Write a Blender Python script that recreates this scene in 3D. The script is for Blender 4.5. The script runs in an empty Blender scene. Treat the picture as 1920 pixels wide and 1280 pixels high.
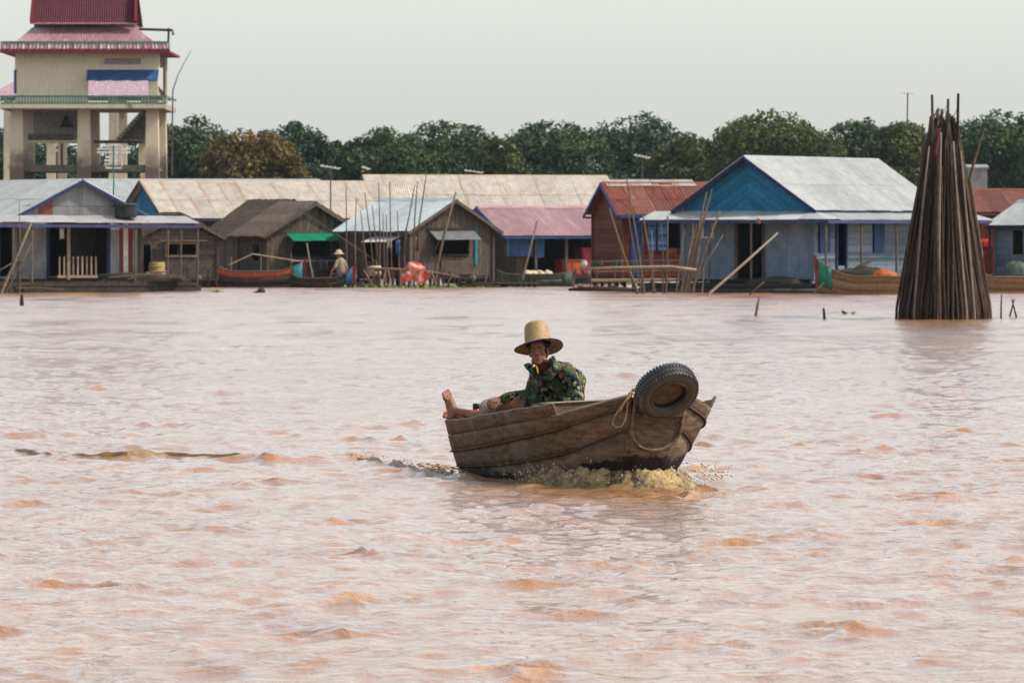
import bpy, bmesh, math, random
import numpy as np
from mathutils import Vector, Matrix, noise as mnoise

R = math.radians
random.seed(7)
rng = np.random.default_rng(11)
scene = bpy.context.scene

# ------------------------------------------------------------------ camera
CAM_H, F_PX, HOR = 2.0, 10000.0, 432.0      # eye height, focal length in photo pixels, horizon row
cam_d = bpy.data.cameras.new('camera')
cam = bpy.data.objects.new('camera', cam_d)
scene.collection.objects.link(cam)
cam.location = (0, 0, CAM_H)
cam.rotation_euler = (R(90), 0, 0)
cam_d.sensor_width = 36.0
cam_d.lens = F_PX / 1920 * 36.0
cam_d.shift_y = (HOR - 640) / 1920
cam_d.clip_start = 0.5
cam_d.clip_end = 9000
cam_d.dof.use_dof = True
cam_d.dof.focus_distance = 43.0
cam_d.dof.aperture_fstop = 11.5
scene.camera = cam

# ------------------------------------------------------------------ sky and sun
SUN_AZ, SUN_EL = R(100), R(47)               # azimuth from +Y (view direction) towards +X
w = bpy.data.worlds.new('World'); scene.world = w; w.use_nodes = True
nt = w.node_tree; nt.nodes.clear()
sky = nt.nodes.new('ShaderNodeTexSky'); sky.sky_type = 'NISHITA'; sky.sun_disc = False
sky.sun_elevation = SUN_EL; sky.sun_rotation = SUN_AZ
sky.air_density = 1.0; sky.dust_density = 3.5; sky.ozone_density = 1.0
bgA = nt.nodes.new('ShaderNodeBackground'); bgA.inputs['Strength'].default_value = 0.15
bgB = nt.nodes.new('ShaderNodeBackground')  # pale cloud veil added over the sky, strongest low down
bgB.inputs['Color'].default_value = (0.52, 0.54, 0.517, 1)
gtc = nt.nodes.new('ShaderNodeTexCoord'); gsx = nt.nodes.new('ShaderNodeSeparateXYZ'); gmr = nt.nodes.new('ShaderNodeMapRange')   # veil dimmed towards the zenith to cut fill light and deepen contrast
gmr.interpolation_type = 'SMOOTHSTEP'; gmr.inputs[1].default_value = .32; gmr.inputs[2].default_value = .85; gmr.inputs[3].default_value = 1.0; gmr.inputs[4].default_value = .12
nt.links.new(gtc.outputs['Generated'], gsx.inputs[0]); nt.links.new(gsx.outputs['Z'], gmr.inputs[0]); nt.links.new(gmr.outputs[0], bgB.inputs['Strength'])
mixw = nt.nodes.new('ShaderNodeAddShader'); wo = nt.nodes.new('ShaderNodeOutputWorld')
nt.links.new(sky.outputs[0], bgA.inputs[0])
nt.links.new(bgA.outputs[0], mixw.inputs[0]); nt.links.new(bgB.outputs[0], mixw.inputs[1])
nt.links.new(mixw.outputs[0], wo.inputs[0])
sd = bpy.data.lights.new('sun', 'SUN'); sd.energy = 4.0; sd.angle = R(1.2); sd.color = (1.0, 0.94, 0.84)
so = bpy.data.objects.new('sun', sd); scene.collection.objects.link(so)
SUN = Vector((math.cos(SUN_EL) * math.sin(SUN_AZ), math.cos(SUN_EL) * math.cos(SUN_AZ), math.sin(SUN_EL)))
so.rotation_euler = (-SUN).to_track_quat('-Z', 'Y').to_euler()
so.location = (30, 20, 60)
scene.view_settings.view_transform = 'Standard'
scene.view_settings.look = 'None'
scene.view_settings.exposure = 0.0
scene.view_settings.gamma = 1.0
scene.view_settings.use_curve_mapping = False

# ------------------------------------------------------------------ helpers
def P(px, py, d):
    """photo pixel at distance d -> world point"""
    return Vector(((px - 960) / F_PX * d, d, CAM_H - (py - HOR) / F_PX * d))
def ZP(py, d): return CAM_H - (py - HOR) / F_PX * d
def WD(py): return CAM_H * F_PX / (py - HOR)          # distance of a point on the water
def OnW(px, py):
    d = WD(py); return Vector(((px - 960) / F_PX * d, d, 0))

class MB:
    def __init__(s): s.v = []; s.f = []
    def add(s, vs, fs):
        o = len(s.v); s.v += [tuple(v) for v in vs]; s.f += [tuple(i + o for i in f) for f in fs]; return s
    def hexa(s, p):           # 4 bottom (ccw) + 4 top
        return s.add(p, [(3,2,1,0),(4,5,6,7),(0,1,5,4),(1,2,6,5),(2,3,7,6),(3,0,4,7)])
    def box(s, x0, x1, y0, y1, z0, z1):
        return s.hexa([(x0,y0,z0),(x1,y0,z0),(x1,y1,z0),(x0,y1,z0),(x0,y0,z1),(x1,y0,z1),(x1,y1,z1),(x0,y1,z1)])
    def bar(s, a, b, wx, wz, up=(0,0,1)):  # rectangular bar from a to b
        a = Vector(a); b = Vector(b); t = (b - a).normalized(); u = Vector(up)
        if abs(t.dot(u)) > .97: u = Vector((0,1,0))
        x = t.cross(u).normalized() * wx / 2; z = x.cross(t).normalized() * wz / 2
        return s.hexa([a-x-z, a+x-z, b+x-z, b-x-z, a-x+z, a+x+z, b+x+z, b-x+z])
    def tube(s, pts, rad, n=6, cap=True):
        pts = [Vector(p) for p in pts]
        if not hasattr(rad, '__len__'): rad = [rad] * len(pts)
        o = len(s.v); m = len(pts); ref = Vector((0.31, 0.17, 0.93))
        for i, p in enumerate(pts):
            t = (pts[min(i+1, m-1)] - pts[max(i-1, 0)]).normalized()
            if abs(t.dot(ref)) > .95: ref = Vector((0.9, 0.3, 0.1))
            x = t.cross(ref).normalized(); y = t.cross(x)
            for k in range(n):
                a = 2 * math.pi * k / n
                s.v.append(tuple(p + (x * math.cos(a) + y * math.sin(a)) * rad[i]))
        for i in range(m - 1):
            for k in range(n):
                k2 = (k + 1) % n
                s.f.append((o+i*n+k, o+i*n+k2, o+(i+1)*n+k2, o+(i+1)*n+k))
        if cap:
            s.f.append(tuple(o + k for k in range(n))[::-1]); s.f.append(tuple(o+(m-1)*n+k for k in range(n)))
        return s
    def cap(s, a, b, ra, rb, n=14, h=5):    # capsule with round ends
        a = Vector(a); b = Vector(b); t = (b - a)
        t = t.normalized() if t.length > 1e-6 else Vector((0,0,1))
        pts = []; rad = []
        for i in range(h):
            q = math.pi/2 * (i + .35) / h; pts.append(a - t * ra * math.cos(q)); rad.append(ra * math.sin(q))
        pts.append(a); rad.append(ra); pts.append(b); rad.append(rb)
        for i in range(h - 1, -1, -1):
            q = math.pi/2 * (i + .35) / h; pts.append(b + t * rb * math.cos(q)); rad.append(rb * math.sin(q))
        return s.tube(pts, rad, n)
    def ell(s, c, r, M=None, n=16, m=10):
        c = Vector(c); o = len(s.v)
        vs = []
        for i in range(1, m):
            q = math.pi * i / m
            for k in range(n):
                a = 2 * math.pi * k / n
                vs.append(Vector((r[0]*math.sin(q)*math.cos(a), r[1]*math.sin(q)*math.sin(a), r[2]*math.cos(q))))
        vs += [Vector((0,0,r[2])), Vector((0,0,-r[2]))]
        if M is not None: vs = [M @ v for v in vs]
        fs = []
        for i in range(m - 2):
            for k in range(n):
                k2 = (k+1) % n; fs.append((i*n+k, (i+1)*n+k, (i+1)*n+k2, i*n+k2))
        T = len(vs) - 2
        for k in range(n):
            k2 = (k+1) % n; fs.append((T, k, k2)); fs.append((T+1, (m-2)*n+k2, (m-2)*n+k))
        return s.add([c + v for v in vs], fs)
    def grid(s, rows, close=False):   # rows: list of equal-length point lists
        o = len(s.v); n = len(rows[0])
        for r in rows: s.v += [tuple(p) for p in r]
        for i in range(len(rows) - 1):
            for k in range(n if close else n - 1):
                k2 = (k+1) % n
                s.f.append((o+i*n+k, o+i*n+k2, o+(i+1)*n+k2, o+(i+1)*n+k))
        return s
    def slab(s, rows, off):    # grid with thickness: off(i,k) vector to the second skin
        n = len(rows[0]); m = len(rows); o = len(s.v)
        rows2 = [[Vector(rows[i][k]) + off(i, k) for k in range(n)] for i in range(m)]
        s.grid(rows); o2 = len(s.v)
        for r in rows2: s.v += [tuple(p) for p in r]
        for i in range(m - 1):
            for k in range(n - 1):
                s.f.append((o2+i*n+k, o2+(i+1)*n+k, o2+(i+1)*n+k+1, o2+i*n+k+1))
        for k in range(n - 1):
            s.f.append((o+k+1, o+k, o2+k, o2+k+1)); e = (m-1)*n
            s.f.append((o+e+k, o+e+k+1, o2+e+k+1, o2+e+k))
        for i in range(m - 1):
            s.f.append((o+i*n, o+(i+1)*n, o2+(i+1)*n, o2+i*n)); e = n-1
            s.f.append((o+(i+1)*n+e, o+i*n+e, o2+i*n+e, o2+(i+1)*n+e))
        return s

COL = scene.collection
def link(name, me, parent=None):
    o = bpy.data.objects.new(name, me); COL.objects.link(o)
    if parent is not None: o.parent = parent
    return o
def mesh_of(name, mb, mat, smooth=False, fixn=False):
    me = bpy.data.meshes.new(name); me.from_pydata(mb.v, [], mb.f); me.update()
    if fixn:
        b = bmesh.new(); b.from_mesh(me); bmesh.ops.recalc_face_normals(b, faces=b.faces); b.to_mesh(me); b.free()
    if smooth: me.polygons.foreach_set('use_smooth', [True] * len(me.polygons))
    if mat: me.materials.append(mat)
    return me
def mk(name, mb, mat, parent=None, smooth=False, world=False, fixn=False):
    """mesh object; world=True: vertices are world coordinates under a parent with location only"""
    if world and parent is not None:
        q = parent; L = Vector((0,0,0))
        while q is not None: L = L + q.location; q = q.parent
        mb.v = [tuple(Vector(v) - L) for v in mb.v]
    return link(name, mesh_of(name, mb, mat, smooth, fixn), parent)
def tag(o, label=None, cat=None, group=None, kind=None):
    if label: o['label'] = label
    if cat: o['category'] = cat
    if group: o['group'] = group
    if kind: o['kind'] = kind
    return o
def thing(name, label, cat, loc=(0,0,0), rz=0, group=None):
    o = link(name, None); o.location = loc; o.rotation_euler = (0, 0, rz)
    o.empty_display_size = .2
    return tag(o, label, cat, group)
def mesh_np(name, V, Q, mat, smooth=False):
    me = bpy.data.meshes.new(name)
    me.vertices.add(len(V)); me.vertices.foreach_set('co', np.asarray(V, np.float32).ravel())
    me.loops.add(Q.size); me.loops.foreach_set('vertex_index', Q.astype(np.int32).ravel())
    me.polygons.add(len(Q)); k = Q.shape[1]
    me.polygons.foreach_set('loop_start', np.arange(0, Q.size, k, dtype=np.int32))
    if smooth: me.polygons.foreach_set('use_smooth', np.ones(len(Q), bool))
    me.update(calc_edges=True); me.validate()
    if mat: me.materials.append(mat)
    return me

# ------------------------------------------------------------------ materials
def node_mat(name):
    m = bpy.data.materials.new(name); m.use_nodes = True
    t = m.node_tree; b = t.nodes['Principled BSDF']
    return m, t, b
def ramp(t, fac, stops, interp='LINEAR'):
    n = t.nodes.new('ShaderNodeValToRGB'); n.color_ramp.interpolation = interp
    e = n.color_ramp.elements
    while len(e) < len(stops): e.new(.5)
    for i, (p, c) in enumerate(stops):
        e[i].position = p; e[i].color = (*c, 1) if len(c) == 3 else c
    if fac is not None: t.links.new(fac, n.inputs[0])
    return n.outputs[0]
def coords(t, scale=(1,1,1), rand=True, kind='Object'):
    tc = t.nodes.new('ShaderNodeTexCoord'); mp = t.nodes.new('ShaderNodeMapping'); mp.inputs['Scale'].default_value = scale
    out = tc.outputs[kind]
    if rand:
        oi = t.nodes.new('ShaderNodeObjectInfo'); ml = t.nodes.new('ShaderNodeMath'); ml.operation = 'MULTIPLY'; ml.inputs[1].default_value = 37.0
        t.links.new(oi.outputs['Random'], ml.inputs[0])
        va = t.nodes.new('ShaderNodeVectorMath'); va.operation = 'ADD'
        t.links.new(out, va.inputs[0]); t.links.new(ml.outputs[0], va.inputs[1]); out = va.outputs[0]
    t.links.new(out, mp.inputs['Vector']); return mp.outputs[0]
def noise(t, vec, scale, detail=5, rough=.6, dist=0):
    n = t.nodes.new('ShaderNodeTexNoise'); n.inputs['Scale'].default_value = scale
    n.inputs['Detail'].default_value = detail; n.inputs['Roughness'].default_value = rough; n.inputs['Distortion'].default_value = dist
    t.links.new(vec, n.inputs['Vector']); return n.outputs['Fac']
def mixc(t, fac, a, b, mode='MIX'):
    n = t.nodes.new('ShaderNodeMix'); n.data_type = 'RGBA'; n.blend_type = mode
    for k, x in ((0, fac), (6, a), (7, b)):
        if hasattr(x, 'node'): t.links.new(x, n.inputs[k])
        else: n.inputs[k].default_value = x if k == 0 else (*x, 1)
    return n.outputs[2]
def vary(t, col, amount):
    oi = t.nodes.new('ShaderNodeObjectInfo'); mr = t.nodes.new('ShaderNodeMapRange')
    mr.inputs[3].default_value = 1 - amount; mr.inputs[4].default_value = 1 + amount
    t.links.new(oi.outputs['Random'], mr.inputs[0])
    h = t.nodes.new('ShaderNodeHueSaturation'); t.links.new(mr.outputs[0], h.inputs['Value']); t.links.new(col, h.inputs['Color'])
    return h.outputs[0]
def bump(t, b, h, strength, dist=.01):
    n = t.nodes.new('ShaderNodeBump'); n.inputs['Strength'].default_value = strength; n.inputs['Distance'].default_value = dist
    t.links.new(h, n.inputs['Height']); t.links.new(n.outputs[0], b.inputs['Normal'])
def surf(name, c1, c2, scale=4, stretch=(1,1,1), rough=.8, rand=.15, bmp=.3, metal=0, spec=.3, stain=None, lo=.35, hi=.68, seam=None):
    """mottled surface: two tones on noise, object-to-object variation, optional stain (colour, threshold, scale, stretch)"""
    m, t, b = node_mat(name)
    v = coords(t, stretch); n = noise(t, v, scale)
    c = ramp(t, n, [(lo, c1), (hi, c2)])
    if stain:
        sc, th, ss, st = stain
        n2 = noise(t, coords(t, st), ss, 4, .65)
        f = ramp(t, n2, [(th, (0,0,0)), (th + .12, (1,1,1))])
        c = mixc(t, f, c, sc)
    if seam:        # rust running down along the lap of each sheet
        tc = t.nodes.new('ShaderNodeTexCoord'); sx = t.nodes.new('ShaderNodeSeparateXYZ'); t.links.new(tc.outputs['Object'], sx.inputs[0])
        n3 = noise(t, coords(t, (4, .5, 1)), 2.0, 3, .6); mm = t.nodes.new('ShaderNodeMath'); mm.operation = 'MULTIPLY_ADD'; mm.inputs[1].default_value = .55
        t.links.new(n3, mm.inputs[0]); t.links.new(sx.outputs['X'], mm.inputs[2])
        c = mixc(t, ramp(t, mm.outputs[0], [(.26, (.85,.85,.85)), (.42, (0,0,0))]), c, seam)
    c = vary(t, c, rand)
    t.links.new(c, b.inputs['Base Color'])
    b.inputs['Roughness'].default_value = rough; b.inputs['Metallic'].default_value = metal
    b.inputs['Specular IOR Level'].default_value = spec
    if bmp: bump(t, b, n, bmp)
    return m
M = {}
def wood(k, c1, c2, rand=.25, **a): M[k] = surf(k, c1, c2, 5, (6, 6, .8), .85, rand, .5, spec=.15, **a)
wood('grey_wood', (.048,.039,.032), (.135,.108,.087))
wood('grey_wood_x', (.075,.062,.052), (.20,.165,.135)); 
wood('dark_wood', (.022,.017,.014), (.06,.046,.036))
wood('old_plank', (.042,.036,.031), (.128,.106,.088))
wood('red_wood', (.085,.024,.018), (.17,.048,.034))
wood('blue_wood', (.012,.10,.20), (.035,.20,.33), rand=.22)
wood('blue_grey_wood', (.10,.14,.185), (.185,.235,.285))
wood('pale_wood', (.20,.15,.10), (.36,.28,.20))
wood('stick_wood', (.07,.05,.035), (.17,.125,.085))
wood('boat_brown', (.15,.09,.045), (.28,.18,.09))
M['thatch'] = surf('thatch', (.05,.038,.029), (.155,.12,.088), 7, (5,5,1.2), .95, .15, .8, spec=.05)
M['thatch_pale'] = surf('thatch_pale', (.085,.066,.052), (.22,.172,.128), 7, (5,5,1.2), .95, .15, .8, spec=.05)
def metal(k, c1, c2, stain, th, rough=.38, rand=.12, spec=.5, seam=None, met=0):
    M[k] = surf(k, c1, c2, 1.5, (2,2,.6), rough, rand, .08, met, spec, (stain, th, 2.2, (3.2, .30, .5)), seam=seam)
metal('roof_white', (.28,.297,.29), (.385,.398,.383), (.36,.27,.19), .66, .45)
metal('roof_cream', (.36,.33,.275), (.50,.46,.39), (.40,.25,.12), .58, .6, .10, .3, seam=(.36,.21,.10))
metal('roof_grey', (.33,.37,.38), (.45,.49,.49), (.25,.26,.25), .66, .42)
metal('roof_pink', (.44,.25,.25), (.53,.34,.335), (.60,.47,.46), .56, .28, met=.3)  # whitish spots paint glints into the pink
metal('roof_rust', (.16,.045,.028), (.24,.075,.045), (.12,.035,.022), .52, .7, .2, .2)
metal('roof_darkrust', (.15,.055,.04), (.22,.085,.06), (.30,.19,.15), .6, .7, .2, .2)
metal('sheet_blue', (.105,.15,.205), (.18,.235,.295), (.12,.13,.15), .64, .5, .10, .35)
metal('sheet_grey', (.15,.157,.165), (.25,.255,.255), (.16,.13,.11), .6, .55, .18, .3)
metal('strip_roof', (.40,.39,.375), (.54,.52,.49), (.42,.24,.16), .62, .5)
metal('green_awning', (.005,.17,.09), (.01,.25,.13), (.02,.10,.06), .7, .5)
metal('blue_awning', (.006,.05,.15), (.012,.09,.22), (.01,.04,.1), .7, .7)
def paint(k, c, var=.25, rough=.6, rand=.1, **a):
    M[k] = surf(k, tuple(x*(1-var) for x in c), tuple(min(1, x*(1+var)) for x in c), 3, (2,2,1), rough, rand, .12, spec=.3, **a)
paint('blue_trim', (.009,.018,.075)); paint('purple_trim', (.035,.04,.11)); paint('blue_paint', (.014,.05,.15)); paint('sky_blue_paint', (.07,.17,.32))
paint('red_paint', (.16,.016,.012)); paint('teal_paint', (.02,.15,.17)); paint('green_paint', (.015,.16,.10)); paint('orange_paint', (.36,.07,.02))
paint('white_paint', (.58,.57,.54)); paint('pink_box', (.26,.03,.045)); paint('yellow_paint', (.26,.19,.05))
paint('cream_wall', (.68,.57,.40), .08, .8, 0, stain=((.40,.33,.22), .62, .5, (1,1,.3)))
paint('cream_column', (.62,.52,.36), .12, .8, .05, stain=((.10,.075,.06), .58, .45, (1,1,1)))
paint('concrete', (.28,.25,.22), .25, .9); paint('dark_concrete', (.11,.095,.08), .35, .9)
paint('green_rail', (.10,.20,.15), .3); paint('maroon_trim', (.18,.012,.018))
metal('roof_maroon', (.075,.010,.022), (.11,.016,.03), (.06,.008,.018), .62, .6, spec=.15)
metal('roof_rose', (.50,.24,.25), (.66,.40,.40), (.75,.6,.58), .56, .26, met=.55)
paint('black_rubber_tub', (.018,.018,.02), .3, .5); paint('tarp_blue', (.02,.07,.20)); paint('dark_interior', (.03,.026,.024), .3, .9)
paint('red_cloth', (.5,.035,.02), .35, .8); paint('hull_dark', (.028,.024,.022), .5, .7, .2); paint('hull_green', (.05,.075,.055), .4, .7)
paint('aerial_metal', (.45,.45,.44), .1, .4); paint('sack', (.5,.42,.30), .2, .9); paint('shirt_pale', (.27,.235,.17), .2, .9); paint('dark_cloth', (.02,.02,.025), .3, .9)
mfc, t, b = node_mat('flooded_column')     # cream paint with a dark flood mark at the foot
n_ = noise(t, coords(t, (1,1,1)), .9, 5, .65); tc = t.nodes.new('ShaderNodeTexCoord'); sx = t.nodes.new('ShaderNodeSeparateXYZ'); t.links.new(tc.outputs['Object'], sx.inputs[0])
mm = t.nodes.new('ShaderNodeMath'); mm.operation = 'MULTIPLY_ADD'; mm.inputs[1].default_value = 3.0; t.links.new(n_, mm.inputs[0]); t.links.new(sx.outputs['Z'], mm.inputs[2])
mr_ = t.nodes.new('ShaderNodeMapRange'); mr_.inputs[1].default_value = 7.2; mr_.inputs[2].default_value = 8.6; t.links.new(mm.outputs[0], mr_.inputs[0])
c = mixc(t, mr_.outputs[0], (.13,.095,.07), (.60,.50,.35)); t.links.new(c, b.inputs['Base Color']); b.inputs['Roughness'].default_value = .85; M['flooded_column'] = mfc
M['leaf_water'] = surf('leaf_water', (.05,.13,.02), (.12,.24,.035), 3, rough=.6, rand=.2, bmp=0)
M['mud'] = surf('mud', (.10,.075,.05), (.17,.13,.09), .3, rough=.95, bmp=.3)
# ------------------------------------------------------------------ water: one displaced sheet to the horizon
mw, t, b = node_mat('river_water')
v = coords(t, (1, 1, 1), rand=False)
nbig = noise(t, coords(t, (.5, .8, 1), rand=False), .9, 3, .5)
t.links.new(ramp(t, nbig, [(.3, (.34,.165,.066)), (.7, (.43,.225,.098))]), b.inputs['Base Color'])
b.inputs['Roughness'].default_value = .05; b.inputs['IOR'].default_value = 1.46
n1 = noise(t, coords(t, (1.9, 1.8, 2), rand=False), 1.6, 6, .64, .8)
n2 = noise(t, coords(t, (5, 9, 4), rand=False), 2.0, 4, .6, .3)
ad = t.nodes.new('ShaderNodeMath'); ad.operation = 'MULTIPLY_ADD'; ad.inputs[1].default_value = .45
t.links.new(n2, ad.inputs[0]); t.links.new(n1, ad.inputs[2])
b.inputs['Coat Weight'].default_value = 1.0; b.inputs['Coat Roughness'].default_value = .06; b.inputs['Coat IOR'].default_value = 1.4
bump(t, b, ad.outputs[0], .8, .06)
# wavelets too short for the mesh count as roughness where the mesh gets coarser
sp = t.nodes.new('ShaderNodeSeparateXYZ'); gp_ = t.nodes.new('ShaderNodeNewGeometry'); t.links.new(gp_.outputs['Position'], sp.inputs[0])
mr = t.nodes.new('ShaderNodeMapRange'); mr.inputs[1].default_value = 55; mr.inputs[2].default_value = 150; mr.inputs[3].default_value = .05; mr.inputs[4].default_value = .27
t.links.new(sp.outputs['Y'], mr.inputs[0])
n3 = noise(t, coords(t, (.55, .16, 1), rand=False), 1.0, 5, .65, .4); m3 = t.nodes.new('ShaderNodeMapRange'); m3.inputs[1].default_value = .3; m3.inputs[2].default_value = .7; m3.inputs[3].default_value = .35; m3.inputs[4].default_value = 1.5
t.links.new(n3, m3.inputs[0]); m4 = t.nodes.new('ShaderNodeMath'); m4.operation = 'MULTIPLY'; t.links.new(mr.outputs[0], m4.inputs[0]); t.links.new(m3.outputs[0], m4.inputs[1])   # breaths of wind
t.links.new(m4.outputs[0], b.inputs['Roughness']); t.links.new(m4.outputs[0], b.inputs['Coat Roughness'])
bn = [n for n in t.nodes if n.type == 'BUMP'][0]; t.links.new(bn.outputs[0], b.inputs['Coat Normal'])
M['water'] = mw

BOW = Vector((1.154, 41.5, 0)); TH = R(25)
AX = Vector((-math.sin(TH), math.cos(TH), 0)); LAT = Vector((math.cos(TH), math.sin(TH), 0))   # bow->stern, near->far side

waves = []
wr = np.random.default_rng(5)
for i in range(84):
    lam = .15 * (4.6 ** wr.random()); ang = wr.normal(0, .85) + .25
    waves.append((lam, math.sin(ang), math.cos(ang), wr.random() * 6.283, .0041 * lam))
for i in range(12):
    lam = wr.uniform(1.1, 4.0); ang = wr.normal(0, .6) - .3
    waves.append((lam, math.sin(ang), math.cos(ang), wr.random() * 6.283, .0016 * lam))
CREST1 = [OnW(x, y) for x, y in ((872,897),(835,893),(800,886),(760,879),(720,872),(680,866),(640,862))]
CREST2 = [OnW(x, y) for x, y in ((655,864),(560,866),(500,866),(440,861),(370,857),(310,855),(240,861),(170,859),(100,855),(40,849),(-60,842),(-200,836))]
def seg_dist(X, Y, pts):
    """signed lateral (towards camera +), arclength"""
    best = np.full(X.shape, 1e9); lat = np.zeros(X.shape); arc = np.zeros(X.shape); s0 = 0
    for a, c in zip(pts[:-1], pts[1:]):
        dx, dy = c.x - a.x, c.y - a.y; L = math.hypot(dx, dy)
        u = np.clip(((X - a.x) * dx + (Y - a.y) * dy) / L**2, 0, 1)
        ex, ey = X - (a.x + u*dx), Y - (a.y + u*dy); d = np.hypot(ex, ey)
        k = d < best; best = np.where(k, d, best); lat = np.where(k, -ey, lat); arc = np.where(k, s0 + u*L, arc); s0 += L
    return best, lat, arc
def water_disp(X, Y, DY, DX):
    Z = np.zeros(X.shape); OX = np.zeros(X.shape); OY = np.zeros(X.shape)
    pk = (np.sin(X*4.6 + 1.7*np.sin(Y*1.9)) + np.sin(Y*3.1 + 1.5*np.sin(X*2.4) + 2) + np.sin(X*2.9 - Y*1.7 + 4 + np.sin(Y*.57))) / 3
    gust = .70 + .12*np.sin(X*.31 + .7*np.sin(Y*.11)) * np.sin(Y*.17 + 1.3) + 1.25*np.clip(pk, 0, 1)**1.7
    for lam, sx, cy, ph, A in waves:
        k = 6.2832 / lam
        ly = lam / max(abs(cy), .15); lx = lam / max(abs(sx), .15)
        wgt = np.clip((ly / DY - 2.2) / 3, 0, 1) * np.clip((lx / DX - 2.2) / 3, 0, 1)
        q = k * (sx*X + cy*Y) + ph
        a = A * wgt * gust
        Z += a * np.cos(q); sn = np.sin(q)
        OX -= 1.4 * a * sx * sn; OY -= 1.4 * a * cy * sn
    fine = (DY < .5) & (DX < .5)
    # wake ridges left by the boat
    for pts, amp, sig, s1, s2 in ((CREST1, .05, .07, 5.1, 13.0), (CREST2, .045, .10, 2.1, 5.3)):
        d, lat, arc = seg_dist(X, Y, pts)
        m = .55 + .40*np.sin(arc*s1*.45 + 1.0) * np.cos(arc*s2*.2 + .4) + .14*np.sin(arc*s2)
        m = np.clip(m, .05, 1.3)
        sg = np.where(lat > 0, sig, sig * 1.9)
        Z += np.where(fine, amp * m * np.exp(-(d/sg)**2), 0)
    # bow wave: swell pushed up round the bow, slight trough along the quarter
    a_ = (X - BOW.x)*AX.x + (Y - BOW.y)*AX.y; l_ = (X - BOW.x)*LAT.x + (Y - BOW.y)*LAT.y
    rr = np.hypot((a_ - .35)/.95, l_/.95)
    Z += np.where(fine, .015*np.exp(-((rr - .95)/.22)**2) * np.exp(-np.maximum(a_ - .4, 0)/.7), 0)
    Z -= np.where(fine, .03*np.exp(-((a_ - 2.6)/.9)**2 - (l_/.7)**2), 0)
    inside = (np.abs(l_) < .52) & (a_ > .12) & (a_ < 2.98)
    Z = np.where(inside & fine, np.minimum(Z, -.05) - .03, Z)
    return OX, OY, Z
rows_py = np.concatenate([np.arange(1340, 950, -.5), np.arange(950, 820, -.34), np.arange(820, 640, -.5), np.arange(640, 541, -.8)])
Yr = np.concatenate([[-60, -10, 8, 14, 18], CAM_H*F_PX/(rows_py - HOR), [190, 200, 215, 235, 262, 300, 400, 700, 1500, 3500, 8000]])
Yr = np.unique(Yr)
uu = np.concatenate([[-6, -3, -1.5, -.8, -.45, -.28, -.2, -.16, -.14], np.linspace(-.125, .125, 430), [.14,.16,.2,.28,.45,.8,1.5,3,6]])
Wd = np.maximum(Yr, 18.0)
X = uu[None, :] * Wd[:, None]; Y = np.repeat(Yr[:, None], len(uu), 1)
DY = np.repeat(np.gradient(Yr)[:, None], len(uu), 1); DX = np.gradient(uu)[None, :] * Wd[:, None]
OX, OY, Z = water_disp(X, Y, DY, DX)
V = np.stack([X + OX, Y + OY, Z], -1).reshape(-1, 3)
ny, nx = X.shape
idx = np.arange(ny*nx).reshape(ny, nx)
Q = np.stack([idx[:-1,:-1], idx[:-1,1:], idx[1:,1:], idx[1:,:-1]], -1).reshape(-1, 4)
water = link('water', mesh_np('water', V, Q, M['water'], True)); tag(water, kind='structure')

# bank behind the village, running on to the horizon
mb = MB()
prof = [(238, -.5), (262, .25), (300, .55), (420, .7), (1200, .8), (8000, .8)]
xs = [-6000, -800, -200] + list(range(-100, 101, 8)) + [200, 800, 6000]
mb.grid([[(x, y, z + (.12*mnoise.noise((x*.05, y*.05, 0)) if y < 500 else 0)) for x in xs] for y, z in prof])
tag(mk('riverbank', mb, M['mud'], smooth=True), kind='structure')
# ------------------------------------------------------------------ building kit (local: x across gable, y back along ridge, z up)
_sheet_cache = {}
def sheet_mesh(wd, ln, mat, pitch=.10, amp=.014, th=.004):
    key = (round(wd,3), round(ln,3), mat.name)
    if key not in _sheet_cache:
        n = max(4, int(round(wd/pitch))*2); rows = []
        for v_ in (0, ln):
            rows.append([Vector((wd*k/n, -v_, amp*(1 if k % 2 else -1))) for k in range(n+1)])
        mb = MB().slab(rows, lambda i, k: Vector((0,0,-th)))
        _sheet_cache[key] = mesh_of('roof_sheet', mb, mat)
    return _sheet_cache[key]
def sheets(parent, A, B, C, mat, rows=1, wd=.85, name='roof_sheet', jit=.012, mats=None):
    """cover the parallelogram with corner A, edge A->B (along ridge) and A->C (down the slope) in corrugated sheets"""
    A, B, C = Vector(A), Vector(B), Vector(C)
    e = B - A; L = e.length; e.normalize(); dn = (C - A); S = dn.length; dn.normalize()
    nrm = e.cross(-dn).normalized()
    if nrm.z < -1e-4 or (abs(nrm.z) < 1e-4 and nrm.y > 0): 
        A, e = B, -e; nrm = -nrm
    n = max(1, round(L/wd)); wdt = L/n; lr = S/rows
    out = []
    for r in range(rows):
        for k in range(n):
            m_ = mats[random.randrange(len(mats))] if mats else mat
            o = link(name, sheet_mesh(wdt + .05, lr + (.08 if r < rows-1 else 0), m_), parent)
            rot = Matrix((e, -dn, nrm)).transposed().to_4x4()
            pos = A + e*(k*wdt - .02) + dn*(r*lr + random.uniform(-1, 1)*jit*1.5) + nrm*((k % 2)*.010 + (rows-1-r)*.014 + .002 + random.random()*jit*.4)
            o.matrix_local = Matrix.Translation(pos) @ rot @ Matrix.Rotation(random.uniform(-1, 1)*R(.35), 4, 'Z')
            out.append(o)
    return out
def split(lo, hi, ops):
    segs = [(lo, hi)]
    for a, c in ops:
        ns = []
        for s, e in segs:
            if c <= s or a >= e: ns.append((s, e)); continue
            if a > s: ns.append((s, a))
            if c < e: ns.append((c, e))
        segs = ns
    return [(s, e) for s, e in segs if e - s > .04]
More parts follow.
